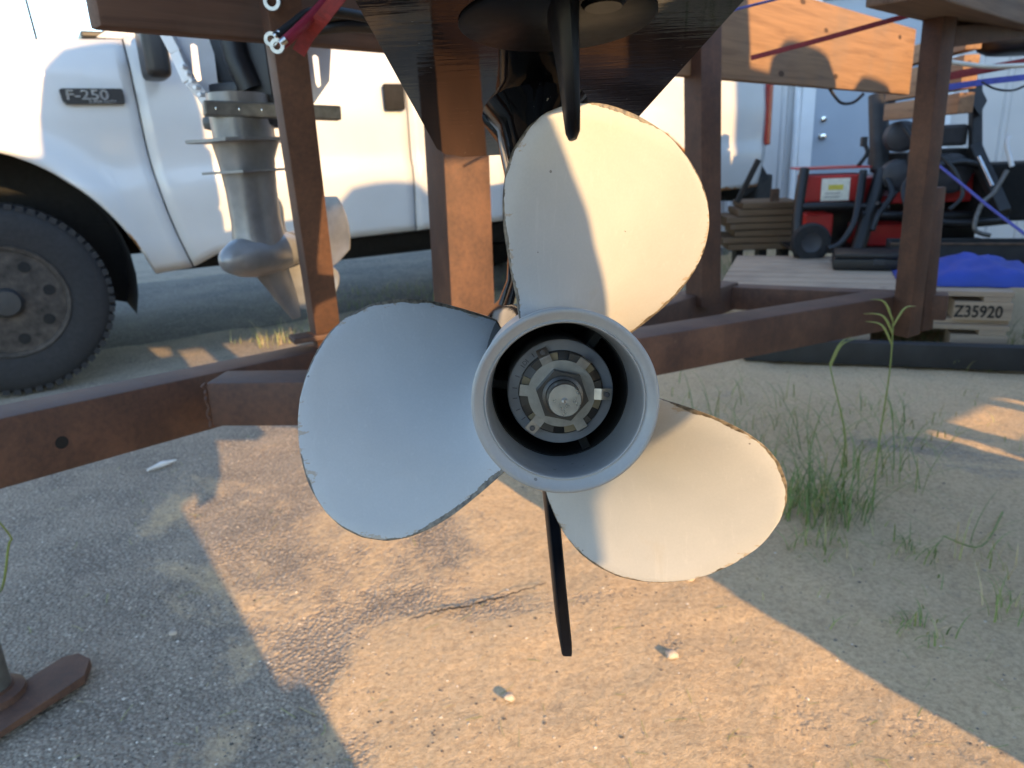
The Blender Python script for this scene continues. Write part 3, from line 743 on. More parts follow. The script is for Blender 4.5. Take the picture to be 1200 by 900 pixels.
for a,mode in ((112,1),(52,2),(-4,3),(-62,4),(-133,3),(172,0)):
    bm = bmesh.new(); a = radians(a); e = V(cos(a),0,sin(a)); s = V(-sin(a),0,cos(a))
    yb = .0333; wv = .0036
    pts = {0:[(.0205,yb),(.0268,yb),(.0275,yb+.0015)],1:[(.0205,yb),(.0250,yb-.0006),(.0262,yb-.001),(.0312,yb+.003)],2:[(.0205,yb),(.0262,yb-.001),(.0275,yb-.0065)],3:[(.0205,yb),(.0255,yb-.0012),(.0320,yb-.0005)],4:[(.0205,yb),(.0268,yb),(.0290,yb+.006)]}[mode]
    va=[]
    for r,y in pts: va.append([bm.verts.new(e*r+s*sg*wv+V(0,y+dy,0)) for sg,dy in ((-1,-.0006),(1,-.0006),(1,.0006),(-1,.0006))])
    for q in range(len(va)-1):
        for z in range(4): bm.faces.new((va[q][z],va[q][(z+1)%4],va[q+1][(z+1)%4],va[q+1][z]))
    bm.faces.new(va[0][::-1]); bm.faces.new(va[-1])
    done(bm,'washer_tab',M['washer'],prp,bevel=.0003,seg=1)
    if mode in (1,3):
        bm = bmesh.new(); r,y = (.0290,.0336) if mode==1 else (.0290,.0318)
        lathe(bm,[(.0017,y-.0012),(.0013,y-.0014),(.0,y-.0012)],16,c=e*r); done(bm,'tab_hole',M['mark'],prp,smooth=True)
bm = bmesh.new()
hexp = [(.0178*cos(radians(60*q-14)),.0178*sin(radians(60*q-14))) for q in range(6)]
prism(bm,hexp,lambda u,v: V(u*.94,.0235,v*.94),lambda u,v: V(u*.94,.0342,v*.94)); done(bm,'propeller_nut',M['nut'],prp,bevel=.0009,seg=2,smooth=True)
bm = bmesh.new(); lathe(bm,[(.0128,.0240),(.0128,.0222),(.0108,.0215),(.0104,.0222)],48); done(bm,'nut_collar',M['nut'],prp,smooth=True)
bm = bmesh.new(); lathe(bm,[(.0104,.030),(.0104,.0085),(.0098,.0074),(.0018,.0074),(.0,.0100)],64); done(bm,'propeller_shaft',M['steel'],prp,smooth=True,angle=30)
# engraved marks on the hub face
put_text('D',.0042,.00005,V(-.0225,.0393,.0180),V(.78,0,.62),V(-.62,0,.78),prp,M['mark'],name='engraved_mark')
for aa in (124,134,143,157,172,185,200,213):
    a = radians(aa); bm = bmesh.new(); c = V(.0298*cos(a),.0394,.0298*sin(a)); box(bm,c,(.0030,.0003,.0005),Matrix.Rotation(-a,3,'Y')); done(bm,'engraved_mark',M['mark'],prp)

# gearcase
bm = bmesh.new(); lathe(bm,[(.0515,.121),(.0525,.13),(.057,.17),(.062,.23),(.0635,.30),(.060,.38),(.050,.45),(.034,.50),(.015,.525),(.0,.53)],64)
gc = done(bm,'gearcase',M['gloss'],mot,smooth=True,angle=30)
def foil(y0,y1,hw,n=18):     # cross-section outline (x,y)
    r = []
    for k in range(n+1): t = k/n; r.append((hw*sqrt(max(0,sin(pi*t**.75)))**1.1,y0+(y1-y0)*t))
    return r+[(-x,y) for x,y in r[::-1][1:-1]]
def loft(bm,secs):
    rings = [[bm.verts.new(p) for p in s] for s in secs]; n = len(rings[0])
    for i in range(len(rings)-1):
        for k in range(n): bm.faces.new((rings[i][k],rings[i][(k+1)%n],rings[i+1][(k+1)%n],rings[i+1][k]))
    bm.faces.new(rings[0][::-1]); bm.faces.new(rings[-1])
bm = bmesh.new(); secs = []
for z,y0,y1,hw in ((.03,.15,.47,.048),(.07,.15,.42,.030),(.11,.15,.38,.026),(.16,.14,.37,.027),(.192,.12,.38,.032),(.207,.10,.39,.044)):
    secs.append([V(x,y,z) for x,y in foil(y0,y1,hw)])
loft(bm,secs); done(bm,'strut',M['gloss'],mot,smooth=True,angle=50)
# anti ventilation plate
pl = [(-.062,-.125),(-.085,-.105),(-.094,-.07),(-.094,.36),(-.088,.40),(-.07,.425),(.07,.425),(.088,.40),(.094,.36),(.094,-.07),(.085,-.105),(.062,-.125)]
bm = bmesh.new(); prism(bm,pl,lambda x,y: V(x,y,.206),lambda x,y: V(x,y,.214)); done(bm,'anti_ventilation_plate',M['gloss'],mot,bevel=.0016,seg=3,smooth=True)
# splash plate / midsection above
bm = bmesh.new(); secs = []
for z,y0,y1,hw in ((.213,.02,.37,.060),(.25,.05,.35,.052),(.40,.06,.34,.055),(.60,.05,.38,.085),(.74,.02,.42,.11)):
    secs.append([V(x,y,z) for x,y in foil(y0,y1,hw)])
loft(bm,secs); done(bm,'midsection',M['gloss'],mot,smooth=True,angle=50)
# trim tab: round base below the plate and a fin
bm = bmesh.new(); lathe(bm,[(.0,.2035),(.049,.2035),(.051,.205),(.051,.207)],64,axis='Z',c=V(.002,-.028,0)); tt = done(bm,'trim_tab',M['satin'],mot,smooth=True)
bm = bmesh.new(); secs = []
for z,y0,y1,hw in ((.205,-.080,.0,.0075),(.19,-.078,-.008,.0058),(.17,-.070,-.018,.0045),(.155,-.062,-.024,.0040),(.147,-.054,-.030,.0036),(.144,-.046,-.034,.0022)):
    secs.append([V(.003+x+ (.207-z)*.05,y,z) for x,y in foil(y0,y1,hw,10)])
loft(bm,secs); done(bm,'tab_fin',M['satin'],tt,smooth=True,angle=60)
bm = bmesh.new(); lathe(bm,[(.0,.2015),(.009,.2015),(.011,.2035)],20,axis='Z',c=V(.022,-.055,0)); done(bm,'tab_bolt',M['satin'],tt,smooth=True)
# skeg
bm = bmesh.new(); secs = []
for z,y0,y1,hw in ((-.045,.19,.42,.016),(-.075,.213,.40,.0075),(-.13,.203,.35,.0055),(-.18,.137,.275,.0047),(-.207,.096,.215,.0044),(-.214,.092,.20,.0040)):
    d_ = y1-y0; secs.append([V(x+.05*(z+.06)*0,y,z) for x,y in ((-hw*.75,y0+.001),(hw*.75,y0),(hw,y0+.004),(hw*1.15,y0+d_*.5),(hw*.5,y1-.01),(0,y1),(-hw*.5,y1-.01),(-hw*1.15,y0+d_*.5),(-hw,y0+.005))])
loft(bm,secs); done(bm,'skeg',M['satin'],mot,smooth=True,angle=35)
# clamp bracket, swivel and cowl (above the picture)
bm = bmesh.new(); box(bm,V(0,.47,.62),(.14,.10,.34)); done(bm,'swivel_bracket',M['gloss'],mot,bevel=.02,smooth=True)
for s in (-1,1):
    bm = bmesh.new(); prism(bm,[(.44,.50),(.60,.46),(.62,.84),(.50,.86),(.44,.80)],lambda y,z: V(s*.12,y,z),lambda y,z: V(s*.145,y,z)); done(bm,'clamp_bracket',M['gloss'],mot,bevel=.004)
def cowl(bm,c,z0,h,lx,ly):
    secs=[]
    for t,sc in ((0,.80),(.12,.95),(.4,1.0),(.7,.97),(.88,.86),(.97,.62),(1.0,.3)):
        secs.append([c+V(lx*sc*math.copysign(abs(cos(a))**.7,cos(a)),ly*sc*math.copysign(abs(sin(a))**.7,sin(a)),z0+h*t) for a in [2*pi*k/32 for k in range(32)]])
    loft(bm,secs)
bm = bmesh.new(); cowl(bm,V(.03,.24,0),.74,.98,.28,.36); done(bm,'cowl',M['gloss'],mot,smooth=True,angle=60)
# timber the main engine is clamped to
e0 = MC+ax*.575+up*.66; 
tz = e0.z
bm = bmesh.new(); box(bm,V(.1,0,0),(1.25,.06,.26)); o = done(bm,'engine_board',M['wood'],bevel=.005)
o.location = V(.10,e0.y+.02,tz+.02); tag(o,'timber crosspiece above the picture that carries the black engine','board')

# ================================================================== SILVER OUTBOARD ON THE LEFT
gp = P(305,298,1.55)
sm = empty('outboard_motor', gp, 'small silver grey outboard leg hanging behind the left leaning post','outboard motor')
yaw = radians(200)   # nose direction
nf = V(-.40,-.917,0); nr = V(-nf.y,nf.x,0)
srot = Matrix((nr,-nf,V(0,0,1))).transposed(); m = srot.to_4x4(); m.translation = gp; sm.matrix_world = m @ Matrix.Rotation(radians(-1.0),4,'Y')
bm = bmesh.new(); lathe(bm,[(.0,-.110),(.010,-.108),(.024,-.095),(.037,-.066),(.044,-.03),(.045,.01),(.043,.05),(.037,.085),(.033,.097)],36); done(bm,'gearcase',M['silver'],sm,smooth=True,angle=50)
bm = bmesh.new(); secs=[]
for z,y0,y1,hw in ((.01,-.06,.085,.042),(.035,-.058,.08,.038),(.07,-.055,.075,.035),(.13,-.055,.075,.036),(.19,-.06,.08,.042),(.225,-.065,.10,.050)):
    secs.append([V(x,y,z) for x,y in foil(y0,y1,hw,12)])
loft(bm,secs); done(bm,'strut',M['silver'],sm,smooth=True,angle=50)
bm = bmesh.new(); prism(bm,[(-.07,-.07),(-.05,-.10),(.05,-.10),(.07,-.07),(.07,.13),(.04,.17),(-.04,.17),(-.07,.13)],lambda x,y: V(x,y,.224),lambda x,y: V(x,y,.230)); done(bm,'anti_ventilation_plate',M['silver'],sm,bevel=.002)
bm = bmesh.new(); prism(bm,[(-.052,-.07),(.052,-.07),(.06,.10),(-.06,.10)],lambda x,y: V(x,y,.165),lambda x,y: V(x,y,.170)); done(bm,'splash_plate',M['silver'],sm,bevel=.002)
bm = bmesh.new(); secs=[]
for z,y0,y1,hw in ((.23,-.06,.09,.046),(.27,-.062,.09,.046),(.315,-.062,.09,.044)):
    secs.append([V(x,y,z) for x,y in foil(y0,y1,hw,12)])
loft(bm,secs); done(bm,'midsection',M['silver'],sm,smooth=True,angle=50)
bm = bmesh.new(); secs=[]
for z,y0,y1,hw in ((-.035,-.03,.08,.020),(-.07,.0,.09,.007),(-.12,.04,.10,.0045),(-.155,.07,.10,.003)):
    secs.append([V(x,y,z) for x,y in foil(y0,y1,hw,8)])
loft(bm,secs); done(bm,'skeg',M['silver'],sm,smooth=True,angle=50)
bm = bmesh.new(); lathe(bm,[(.036,.097),(.036,.165),(.028,.18),(.0,.185)],28); sp = done(bm,'propeller',M['silver'],sm,smooth=True,angle=40)
for kk in range(3):
    bm = bmesh.new(); A=[];B=[]
    for i in range(11):
        t = i/10; r = .033+.112*t; wv = radians(24+30*sin(pi*min(1,t*.8+.1))*(1-t**4))
        ra=[];rb=[]
        for j in range(9):
            ph = (2*j/8-1)*wv; th = radians(-98+120*kk)+ph; y = .13+.045*ph
            ra.append(bm.verts.new((r*cos(th),y,r*sin(th)))); rb.append(bm.verts.new((r*cos(th),y+.004,r*sin(th))))
        A.append(ra);B.append(rb)
    for i in range(10):
        for j in range(8): bm.faces.new((A[i][j],A[i][j+1],A[i+1][j+1],A[i+1][j])); bm.faces.new((B[i][j],B[i+1][j],B[i+1][j+1],B[i][j+1]))
        bm.faces.new((A[i][0],A[i+1][0],B[i+1][0],B[i][0])); bm.faces.new((A[i][8],B[i][8],B[i+1][8],A[i+1][8]))
    for j in range(8): bm.faces.new((A[10][j],A[10][j+1],B[10][j+1],B[10][j]))
    done(bm,'blade',M['silver'],sp,smooth=True,angle=60)
# its transom bracket: two slotted plates, a bar and dark castings, laid square to the board behind it
def wp(x,y,Z): return sm.matrix_world.inverted() @ P(x,y,Z)
bm = bmesh.new(); pa = wp(238,127,1.40); pb = wp(398,133,1.52); beam(bm,pa,pb,.03,.028); gb = done(bm,'tilt_bar',M['greybar'],sm,bevel=.004)
for k in range(5):
    t = .12+.16*k; c = pa+(pb-pa)*t; bm = bmesh.new(); lathe(bm,[(.0,-.02),(.006,-.018),(.007,-.012)],10,c=c); done(bm,'bolt_head',M['chrome'],gb,smooth=True)
def slotted(name,outer,slot,Zf,th):
    bm = bmesh.new()
    # plate with a long slot: build as ring of faces between outer outline and slot outline (equal counts)
    n = len(outer); O=[];I=[]
    for lst,src in ((O,outer),(I,slot)):
        for q in range(2):
            lst.append([bm.verts.new(wp(x,y,Zf(x,y)+q*th)) for x,y in src])
    for q in range(n):
        r=(q+1)%n
        bm.faces.new((O[0][q],O[0][r],I[0][r],I[0][q])); bm.faces.new((O[1][q],I[1][q],I[1][r],O[1][r]))
        bm.faces.new((O[0][q],O[1][q],O[1][r],O[0][r])); bm.faces.new((I[0][q],I[0][r],I[1][r],I[1][q]))
    return done(bm,name,M['bracket'],sm,bevel=.001,seg=1)
zf = lambda x,y: 1.47+(x-195)*.0009
slotted('clamp_plate',[(194,38),(212,36),(248,38),(258,120),(240,119),(220,98)],[(223,52),(227,51),(231,54),(236,94),(231,96),(227,92)],zf,.012)
slotted('clamp_plate',[(352,52),(370,52),(388,58),(386,95),(366,124),(358,110)],[(366,66),(369,64),(373,67),(376,100),(373,103),(370,98)],zf,.012)
bm = bmesh.new(); pts = [wp(x,y,zf(x,y)-.012) for x,y in ((194,38),(207,62),(222,95),(238,112),(247,128))]; 
for i in range(len(pts)-1): beam(bm,pts[i],pts[i+1]+(pts[i+1]-pts[i])*.02,.02,.022)
done(bm,'clamp_flange',M['bracket'],sm,bevel=.003)
for k in range(5):
    c = wp(214+5.2*k,78+8.2*k,zf(215,80)-.03); bm = bmesh.new(); lathe(bm,[(.0,-.004),(.0045,-.003),(.0045,.01)],10,c=c); done(bm,'rivet',M['bracket'],sm,smooth=True)
bm = bmesh.new(); c = wp(296,92,1.56); box(bm,c,(.17,.10,.20)); box(bm,c+V(-.02,-.06,-.03),(.09,.04,.04)); box(bm,c+V(0,-.05,-.085),(.17,.06,.03)); done(bm,'swivel_casting',M['darkgrey'],sm,bevel=.012,smooth=True)
bm = bmesh.new(); tube(bm,[c+V(.01,-.055,.09),c+V(.02,-.06,.03),c+V(.04,-.055,-.03)],.026,12); done(bm,'tilt_cylinder',M['black'],sm,smooth=True)
bm = bmesh.new(); box(bm,c+V(0,.12,.22),(.34,.46,.16)); box(bm,c+V(0,.15,.42),(.3,.42,.3)); done(bm,'powerhead_cover',M['silver'],sm,bevel=.05,seg=3,smooth=True)

# ================================================================== STRAPS AND CABLES (upper left / right)
def cable(name,pts,r,mat,label,cat,seg=10,n=8):
    P0 = Vector(pts[0]); bm = bmesh.new(); tube(bm,[p-P0 for p in spline(pts,n)],r,seg); o = done(bm,name,M[mat],None,smooth=True,loc=P0); return tag(o,label,cat)
def ribbon(name,pts,wd_,th,mat,label,cat,wdir):
    P0 = Vector(pts[0]); ps = spline(pts,6); bm = bmesh.new(); rg=[]
    for i,p in enumerate(ps):
        d = (ps[min(i+1,len(ps)-1)]-ps[max(i-1,0)]).normalized(); s = (wdir-d*wdir.dot(d)).normalized(); n = d.cross(s)
        rg.append([bm.verts.new(p-P0+s*(a*wd_/2)+n*(b_*th/2)) for a,b_ in ((-1,-1),(1,-1),(1,1),(-1,1))])
    for i in range(len(rg)-1):
        for k in range(4): bm.faces.new((rg[i][k],rg[i][(k+1)%4],rg[i+1][(k+1)%4],rg[i+1][k]))
    bm.faces.new(rg[0][::-1]); bm.faces.new(rg[-1])
    return tag(done(bm,name,M[mat],loc=P0),label,cat)
cb = empty('battery_cable', P(330,46,1.02), 'red and black battery cable ends with ring terminals hanging beside the left post','cable')
def cpart(name,pts,r,mat,parent,seg=12):
    o0 = cb.location; bm = bmesh.new(); tube(bm,[p-o0 for p in spline(pts,6)],r,seg); return done(bm,name,M[mat],parent,smooth=True)
cpart('red_lead',[P(330,52,1.01),P(346,38,1.02),P(372,12,1.04),P(395,-14,1.05)],.0075,'redcable',cb)
cpart('black_lead',[P(324,44,1.03),P(342,30,1.04),P(362,16,1.05),P(392,14,1.07),P(440,22,1.12)],.0075,'black',cb)
for x,y,z in ((325,54,1.005),(318,46,1.03)):
    bm = bmesh.new(); lathe(bm,[(.005,-.002),(.0098,-.002),(.0098,.002),(.005,.002)],24,close=True); bmesh.ops.translate(bm,vec=P(x,y,z)-cb.location,verts=bm.verts); done(bm,'ring_terminal',M['washer'],cb,smooth=True)
    bm = bmesh.new(); tube(bm,[P(x+4,y-3,z)-cb.location,P(x+10,y-8,z)-cb.location],.0055,10); done(bm,'crimp',M['steel'],cb,smooth=True)
ribbon('red_strap',[P(350,62,1.06),P(362,40,1.05),P(380,18,1.03),P(404,-12,1.02)],.019,.003,'redcloth','dark red webbing strap crossing the top of the left post','strap',CR)
cable('black_hose',[P(352,32,1.12),P(385,22,1.13),P(410,19,1.14),P(450,24,1.16)],.006,'black','upper black hose lying across the sunlit board','hose')
cable('black_hose',[P(345,40,1.14),P(385,33,1.14),P(412,31,1.15),P(455,34,1.17)],.009,'black','lower thicker black hose lying across the sunlit board','hose')
bm = bmesh.new(); lathe(bm,[(.007,-.003),(.012,-.003),(.012,.003),(.007,.003)],28,close=True); o = done(bm,'eye_bolt',M['washer'],smooth=True,loc=P(319,2,1.06)); tag(o,'bright ring bolt at the top of the left post','bolt')
# right side straps
ribbon('orange_strap',[P(880,68,1.95),P(960,47,1.92),P(1050,22,1.86),P(1118,4,1.80)],.013,.002,'redcloth','thin red orange strap tied from the board to the top of the right post','strap',CU)
cable('blue_rope',[P(760,38,1.0),P(835,18,1.15),P(930,-6,1.3)],.0022,'bluecord','thin dark blue rope at the plate edge running out of the top of the picture','rope')
ribbon('red_webbing',[P(1100,92,2.9),P(1140,84,2.85),P(1200,73,2.8),P(1250,64,2.75)],.030,.003,'redcloth','broad red webbing strap right of the right post','strap',CU)
cable('white_hose',[P(1100,70,2.8),P(1130,75,2.8),P(1170,78,2.8),P(1240,74,2.8)],.009,'white_hose','white hose sagging above the red webbing','hose')
ribbon('blue_webbing',[P(1100,104,2.7),P(1140,98,2.7),P(1170,94,2.7),P(1245,86,2.7)],.022,.003,'bluecord','dark blue strap just below the red webbing','strap',CU)
cable('hanging_rope',[P(1150,96,2.7),P(1166,104,2.7),P(1185,106,2.7),P(1200,101,2.7),P(1215,92,2.7)],.004,'black','thin black cord loop hanging from the blue strap','cord')
cable('hanging_rope',[P(972,104,2.9),P(985,120,2.9),P(1000,120,2.9),P(1012,110,2.9)],.006,'black','short black cord loop hanging under the right end of the long board','cord')
# dark round engine pan at the top right
pan = P(1212,50,3.4)
bm = bmesh.new(); 
secs=[[V(.25*s*cos(a),.18*s*sin(a),z*1.2) for a in [2*pi*k/36 for k in range(36)]] for z,s in ((-.035,.80),(-.02,.96),(0,1.0),(.03,1.0),(.036,.97),(.20,.9),(.3,.6))]
loft(bm,secs); o = done(bm,'engine_cowl',M['black'],smooth=True,loc=pan,angle=45); tag(o,'dark round engine pan at the top right corner under the plank','engine cowl')

# ================================================================== RIGHT BACKGROUND
# pallets
pe0 = V(1.00,3.475,0); pe1 = V(2.12,3.033,0); pd = (pe1-pe0).normalized(); pn = V(-pd.y,pd.x,0)
def pallet(z,label):
    L = 1.2; Wd = 1.05; o = empty('pallet', V(pe0.x,pe0.y,z), label,'pallet',None,rot=Matrix((pd,pn,V(0,0,1))).transposed())
    for i in range(7):
        y = .07+i*(Wd-.14)/6; bm = bmesh.new(); box(bm,V(L/2,y,.133),(L,.138,.022)); done(bm,'deck_board',M['pallet'],o,bevel=.002)
    for x in (.06,L/2,L-.06):
        bm = bmesh.new(); box(bm,V(x,Wd/2,.111),(.1,Wd,.02)); done(bm,'stringer_board',M['pallet'],o,bevel=.002)
        for y in (.07,Wd/2,Wd-.07):
            wdt = .215 if (x > 1 and y < .2) else .14
            bm = bmesh.new(); box(bm,V(min(x,L-wdt/2),y,.0605),(wdt,.138,.079)); done(bm,'block',M['pallet'],o,bevel=.002)
    for y in (.07,Wd/2,Wd-.07):
        bm = bmesh.new(); box(bm,V(L/2,y,.010),(L,.1,.02)); done(bm,'bottom_board',M['pallet'],o,bevel=.002)
    return o
pallet(0,'lower weathered wooden pallet of the stack, resting in the grass')
ptop = pallet(.145,'upper wooden pallet with stencilled number on its corner block')
put_text('Z35920',.072,.0005,V(.985,-.0016,.034),V(1,0,0),V(0,0,1),ptop,M['stain'],.0015,name='stencil',sx=.80)
PZ = .29
def onp(x,y,z=0): return V(pe0.x,pe0.y,0)+pd*x+pn*y+V(0,0,PZ+z)
# blue folded tarp
bm = bmesh.new(); nx,ny = 26,16; top=[];bot=[]
for i in range(nx+1):
    r1=[];r2=[]
    for j in range(ny+1):
        u = i/nx; v = j/ny; x = .62*(u-.0); y = .42*(v-.5)
        e = min(1,(sin(pi*min(1,max(0,u)))**.55))*(sin(pi*v)**.5)
        h = .006+.115*e*(.8+.35*noise.noise(V(x*5,y*6,2))+.22*noise.noise(V(x*19,y*15,7)))*(1.0-.25*abs(u-.5))
        w_ = .012*noise.noise(V(u*9,v*9,5))
        r1.append(bm.verts.new((x+w_,y+w_,h))); r2.append(bm.verts.new((x+w_,y+w_,.003)))
    top.append(r1);bot.append(r2)
for i in range(nx):
    for j in range(ny): bm.faces.new((top[i][j],top[i+1][j],top[i+1][j+1],top[i][j+1])); bm.faces.new((bot[i][j],bot[i][j+1],bot[i+1][j+1],bot[i+1][j]))
for i in range(nx):
    bm.faces.new((top[i][0],bot[i][0],bot[i+1][0],top[i+1][0])); bm.faces.new((top[i][ny],top[i+1][ny],bot[i+1][ny],bot[i][ny]))
for j in range(ny):
    bm.faces.new((top[0][j],top[0][j+1],bot[0][j+1],bot[0][j])); bm.faces.new((top[nx][j],bot[nx][j],bot[nx][j+1],top[nx][j+1]))
o = done(bm,'blue_tarp',M['blue'],smooth=True,angle=70); m = Matrix((pd,pn,V(0,0,1))).transposed().to_4x4(); m.translation = onp(.78,.30); o.matrix_world = m
tag(o,'folded bright blue cloth bundle lying on the pallet','tarp')
# black case
cs = empty('tool_case', onp(.52,.52), 'flat black plastic case on the pallet beside the right post','case',rot=Matrix((pd,pn,V(0,0,1))).transposed())
bm = bmesh.new(); box(bm,V(.17,.12,.03),(.36,.25,.055)); done(bm,'case_base',M['black'],cs,bevel=.01,smooth=True)
bm = bmesh.new(); box(bm,V(.17,.12,.072),(.35,.24,.026)); done(bm,'case_lid',M['black'],cs,bevel=.01,smooth=True)
bm = bmesh.new(); box(bm,V(.20,-.010,.045),(.05,.012,.03)); done(bm,'latch',M['darkgrey'],cs,bevel=.003)
# dark tray along the back of the pallet
tr = empty('parts_tray', onp(.85,.80), 'long shallow dark tray lying behind the blue cloth','tray',rot=Matrix((pd,pn,V(0,0,1))).transposed())
bm = bmesh.new(); box(bm,V(.35,.12,.01),(.8,.26,.02)); done(bm,'tray_floor',M['black'],tr)
for nm,c,s in (('tray_side',V(.35,-.01,.05),(.8,.012,.1)),('tray_side',V(.35,.25,.05),(.8,.012,.1)),('tray_end',V(-.05,.12,.05),(.012,.27,.1)),('tray_end',V(.75,.12,.05),(.012,.27,.1))):
    bm = bmesh.new(); box(bm,c,s); done(bm,nm,M['blacksteel'],tr,bevel=.003)
bm = bmesh.new(); box(bm,V(.35,-.012,.103),(.82,.022,.008)); done(bm,'tray_rim',M['rimrust'],tr)
# red machine with black frame
mp = G(938,300,.0); mo = P(940,250,4.35); mo.z = 0
mrotz = Matrix((V(cos(-.18),sin(-.18),0),V(-sin(-.18),cos(-.18),0),V(0,0,1))).transposed()
mc = empty('yard_machine', mo, 'red machine with black tubular frame and white label standing in front of the building','machine',rot=mrotz)
inv = mc.matrix_world.inverted()
def mpx(x,y,Z): return inv @ P(x,y,Z)
def mbox(name,x0,y0,x1,y1,Z,depth,mat,bev=.01,parent=mc):
    c0 = mpx(x0,y1,Z); c1 = mpx(x1,y0,Z); bm = bmesh.new()
    box(bm,V((c0.x+c1.x)/2,(c0.y+c1.y)/2+depth/2,(c0.z+c1.z)/2),(abs(c1.x-c0.x),depth,abs(c1.z-c0.z))); return done(bm,name,M[mat],parent,bevel=bev)
p1 = mbox('upper_panel',944,203,1012,238,4.30,.25,'red'); mbox('upper_panel',1016,203,1140,241,4.32,.25,'red')
mbox('lower_panel',944,250,975,286,4.36,.22,'red'); mbox('lower_panel',1005,262,1065,290,4.36,.22,'red')
mbox('top_rim',938,194,1020,200,4.28,.3,'red'); 
mbox('label',963,208,995,236,4.287,.006,'label',0,p1); mbox('label_print',971,216,988,223,4.283,.003,'yellow',0,p1)
for yy in (226,230): mbox('label_print',967,yy,984,yy+1.4,4.283,.003,'mark',0,p1)
mbox('label',1026,210,1046,230,4.30,.006,'labelpink',0,p1)
mbox('rear_body',945,200,1140,298,4.62,.3,'black')
def mt(name,pts,r,mat='black',Z=4.26,parent=mc):
    bm = bmesh.new(); tube(bm,spline([mpx(x,y,(z[0] if z else Z)) for x,y,*z in pts],5),r,10); return done(bm,name,M[mat],parent,smooth=True)
mt('frame_tube',[(943,198),(940,215),(934,262),(936,300)],.03); mt('frame_tube',[(1034,200),(1022,240),(1003,298)],.042); mt('frame_tube',[(1012,200),(1006,242)],.022)
mt('frame_tube',[(938,243),(985,242),(1040,244)],.026); mt('frame_tube',[(1008,252),(1080,254),(1150,252)],.03)
mt('hose',[(1010,205,4.2),(1006,235,4.15),(1000,262,4.1),(985,285,4.1),(970,292,4.1)],.018); mt('hose',[(1040,210,4.2),(1045,228,4.15),(1030,250,4.1),(1022,270,4.1)],.016)
mt('hose',[(1050,225,4.2),(1038,240,4.15),(1028,238,4.1)],.012)
bm = bmesh.new(); lathe(bm,[(.055,-.03),(.098,-.03),(.108,-.015),(.108,.015),(.098,.03),(.055,.03)],32,close=True); bmesh.ops.translate(bm,vec=mpx(950,284,4.2),verts=bm.verts); wl = done(bm,'wheel',M['rubber'],mc,smooth=True)
bm = bmesh.new(); lathe(bm,[(.0,-.02),(.04,-.02),(.054,-.026),(.054,.02)],24); bmesh.ops.translate(bm,vec=mpx(950,284,4.2),verts=bm.verts); done(bm,'rim',M['greydisc'],wl,smooth=True)
mt('mast',[(1029,112,4.4),(1030,150,4.4),(1031,200,4.4)],.055,'blacksteel'); mbox('mast_foot',1024,178,1070,194,4.36,.12,'black')
mbox('control_lever',1010,160,1017,172,4.3,.04,'darkgrey',.006); mt('control_lever',[(1014,170,4.32),(1016,180,4.32),(1006,194,4.32)],.012)
for x,y,r in ((1056,160,.085),(1052,206,.09),(1112,203,.11)):
    bm = bmesh.new(); lathe(bm,[(.0,-.05),(r*.7,-.048),(r,-.03),(r,.05)],36); bmesh.ops.translate(bm,vec=mpx(x,y,4.22),verts=bm.verts); done(bm,'round_housing',M['greydisc'],mc,smooth=True,angle=35)
mbox('hood',1096,145,1134,172,4.2,.2,'greydisc',.02); mbox('hood_gap',1098,173,1136,192,4.25,.2,'black')
mbox('tank',1033,113,1050,137,4.45,.2,'greydisc',.02)
bm = bmesh.new(); beam(bm,mpx(1143,95,4.15),mpx(1143,175,4.15),.055,.055,V(0,1,0)); done(bm,'arm',M['blacksteel'],mc,bevel=.006)
bm = bmesh.new(); beam(bm,mpx(1141,172,4.15),mpx(1176,250,4.0),.06,.075,V(0,1,0)); done(bm,'arm',M['blacksteel'],mc,bevel=.006)
bm = bmesh.new(); tube(bm,[mpx(1147,184,4.06),mpx(1163,218,3.99)],.010,10); done(bm,'gas_strut',M['chrome'],mc,smooth=True)
bm = bmesh.new(); prism(bm,[(1138,100),(1150,103),(1157,118),(1148,135),(1138,120)],lambda x,y: mpx(x,y,4.08),lambda x,y: mpx(x,y,4.12)); done(bm,'pivot_plate',M['black'],mc)
mt('hose',[(1060,150,4.1),(1075,175,4.05),(1070,200,4.05),(1058,222,4.05),(1064,250,4.0)],.012); mt('hose',[(1100,180,4.0),(1118,200,3.95),(1128,228,3.95),(1112,246,3.95)],.011)
mt('hose',[(1180,200,3.9),(1165,225,3.9),(1150,240,3.9),(1142,268,3.9),(1160,276,3.9)],.012,'greybar'); mt('lever',[(1186,195,3.95),(1180,170,3.95),(1183,160,3.95)],.012,'bracket')
mt('frame_tube',[(1090,196,4.1),(1128,190,4.1),(1150,196,4.1)],.02); mt('frame_tube',[(1060,256,4.15),(1120,262,4.15),(1180,258,4.15)],.024)
mbox('bracket_plate',1066,176,1092,190,4.12,.03,'blacksteel',.004); mbox('chain_guard',1068,226,1098,244,4.1,.05,'red',.006)
mbox('engine_block',1155,188,1250,262,4.1,.35,'dark_tone',.02); mbox('base_sled',936,288,1180,300,4.2,.5,'black')
for x in (945,1060,1165):
    c = mpx(x,298,4.3); bm = bmesh.new(); beam(bm,V(c.x,c.y,c.z),V(c.x,c.y,.0),.06,.06,V(0,1,0)); done(bm,'leg',M['black'],mc)
cable('tether_rope',[P(1080,178,3.4),P(1120,210,3.2),P(1160,243,3.0),P(1215,285,2.8)],.006,'bluecord','blue cord stretched diagonally down to the right in front of the machine','cord')
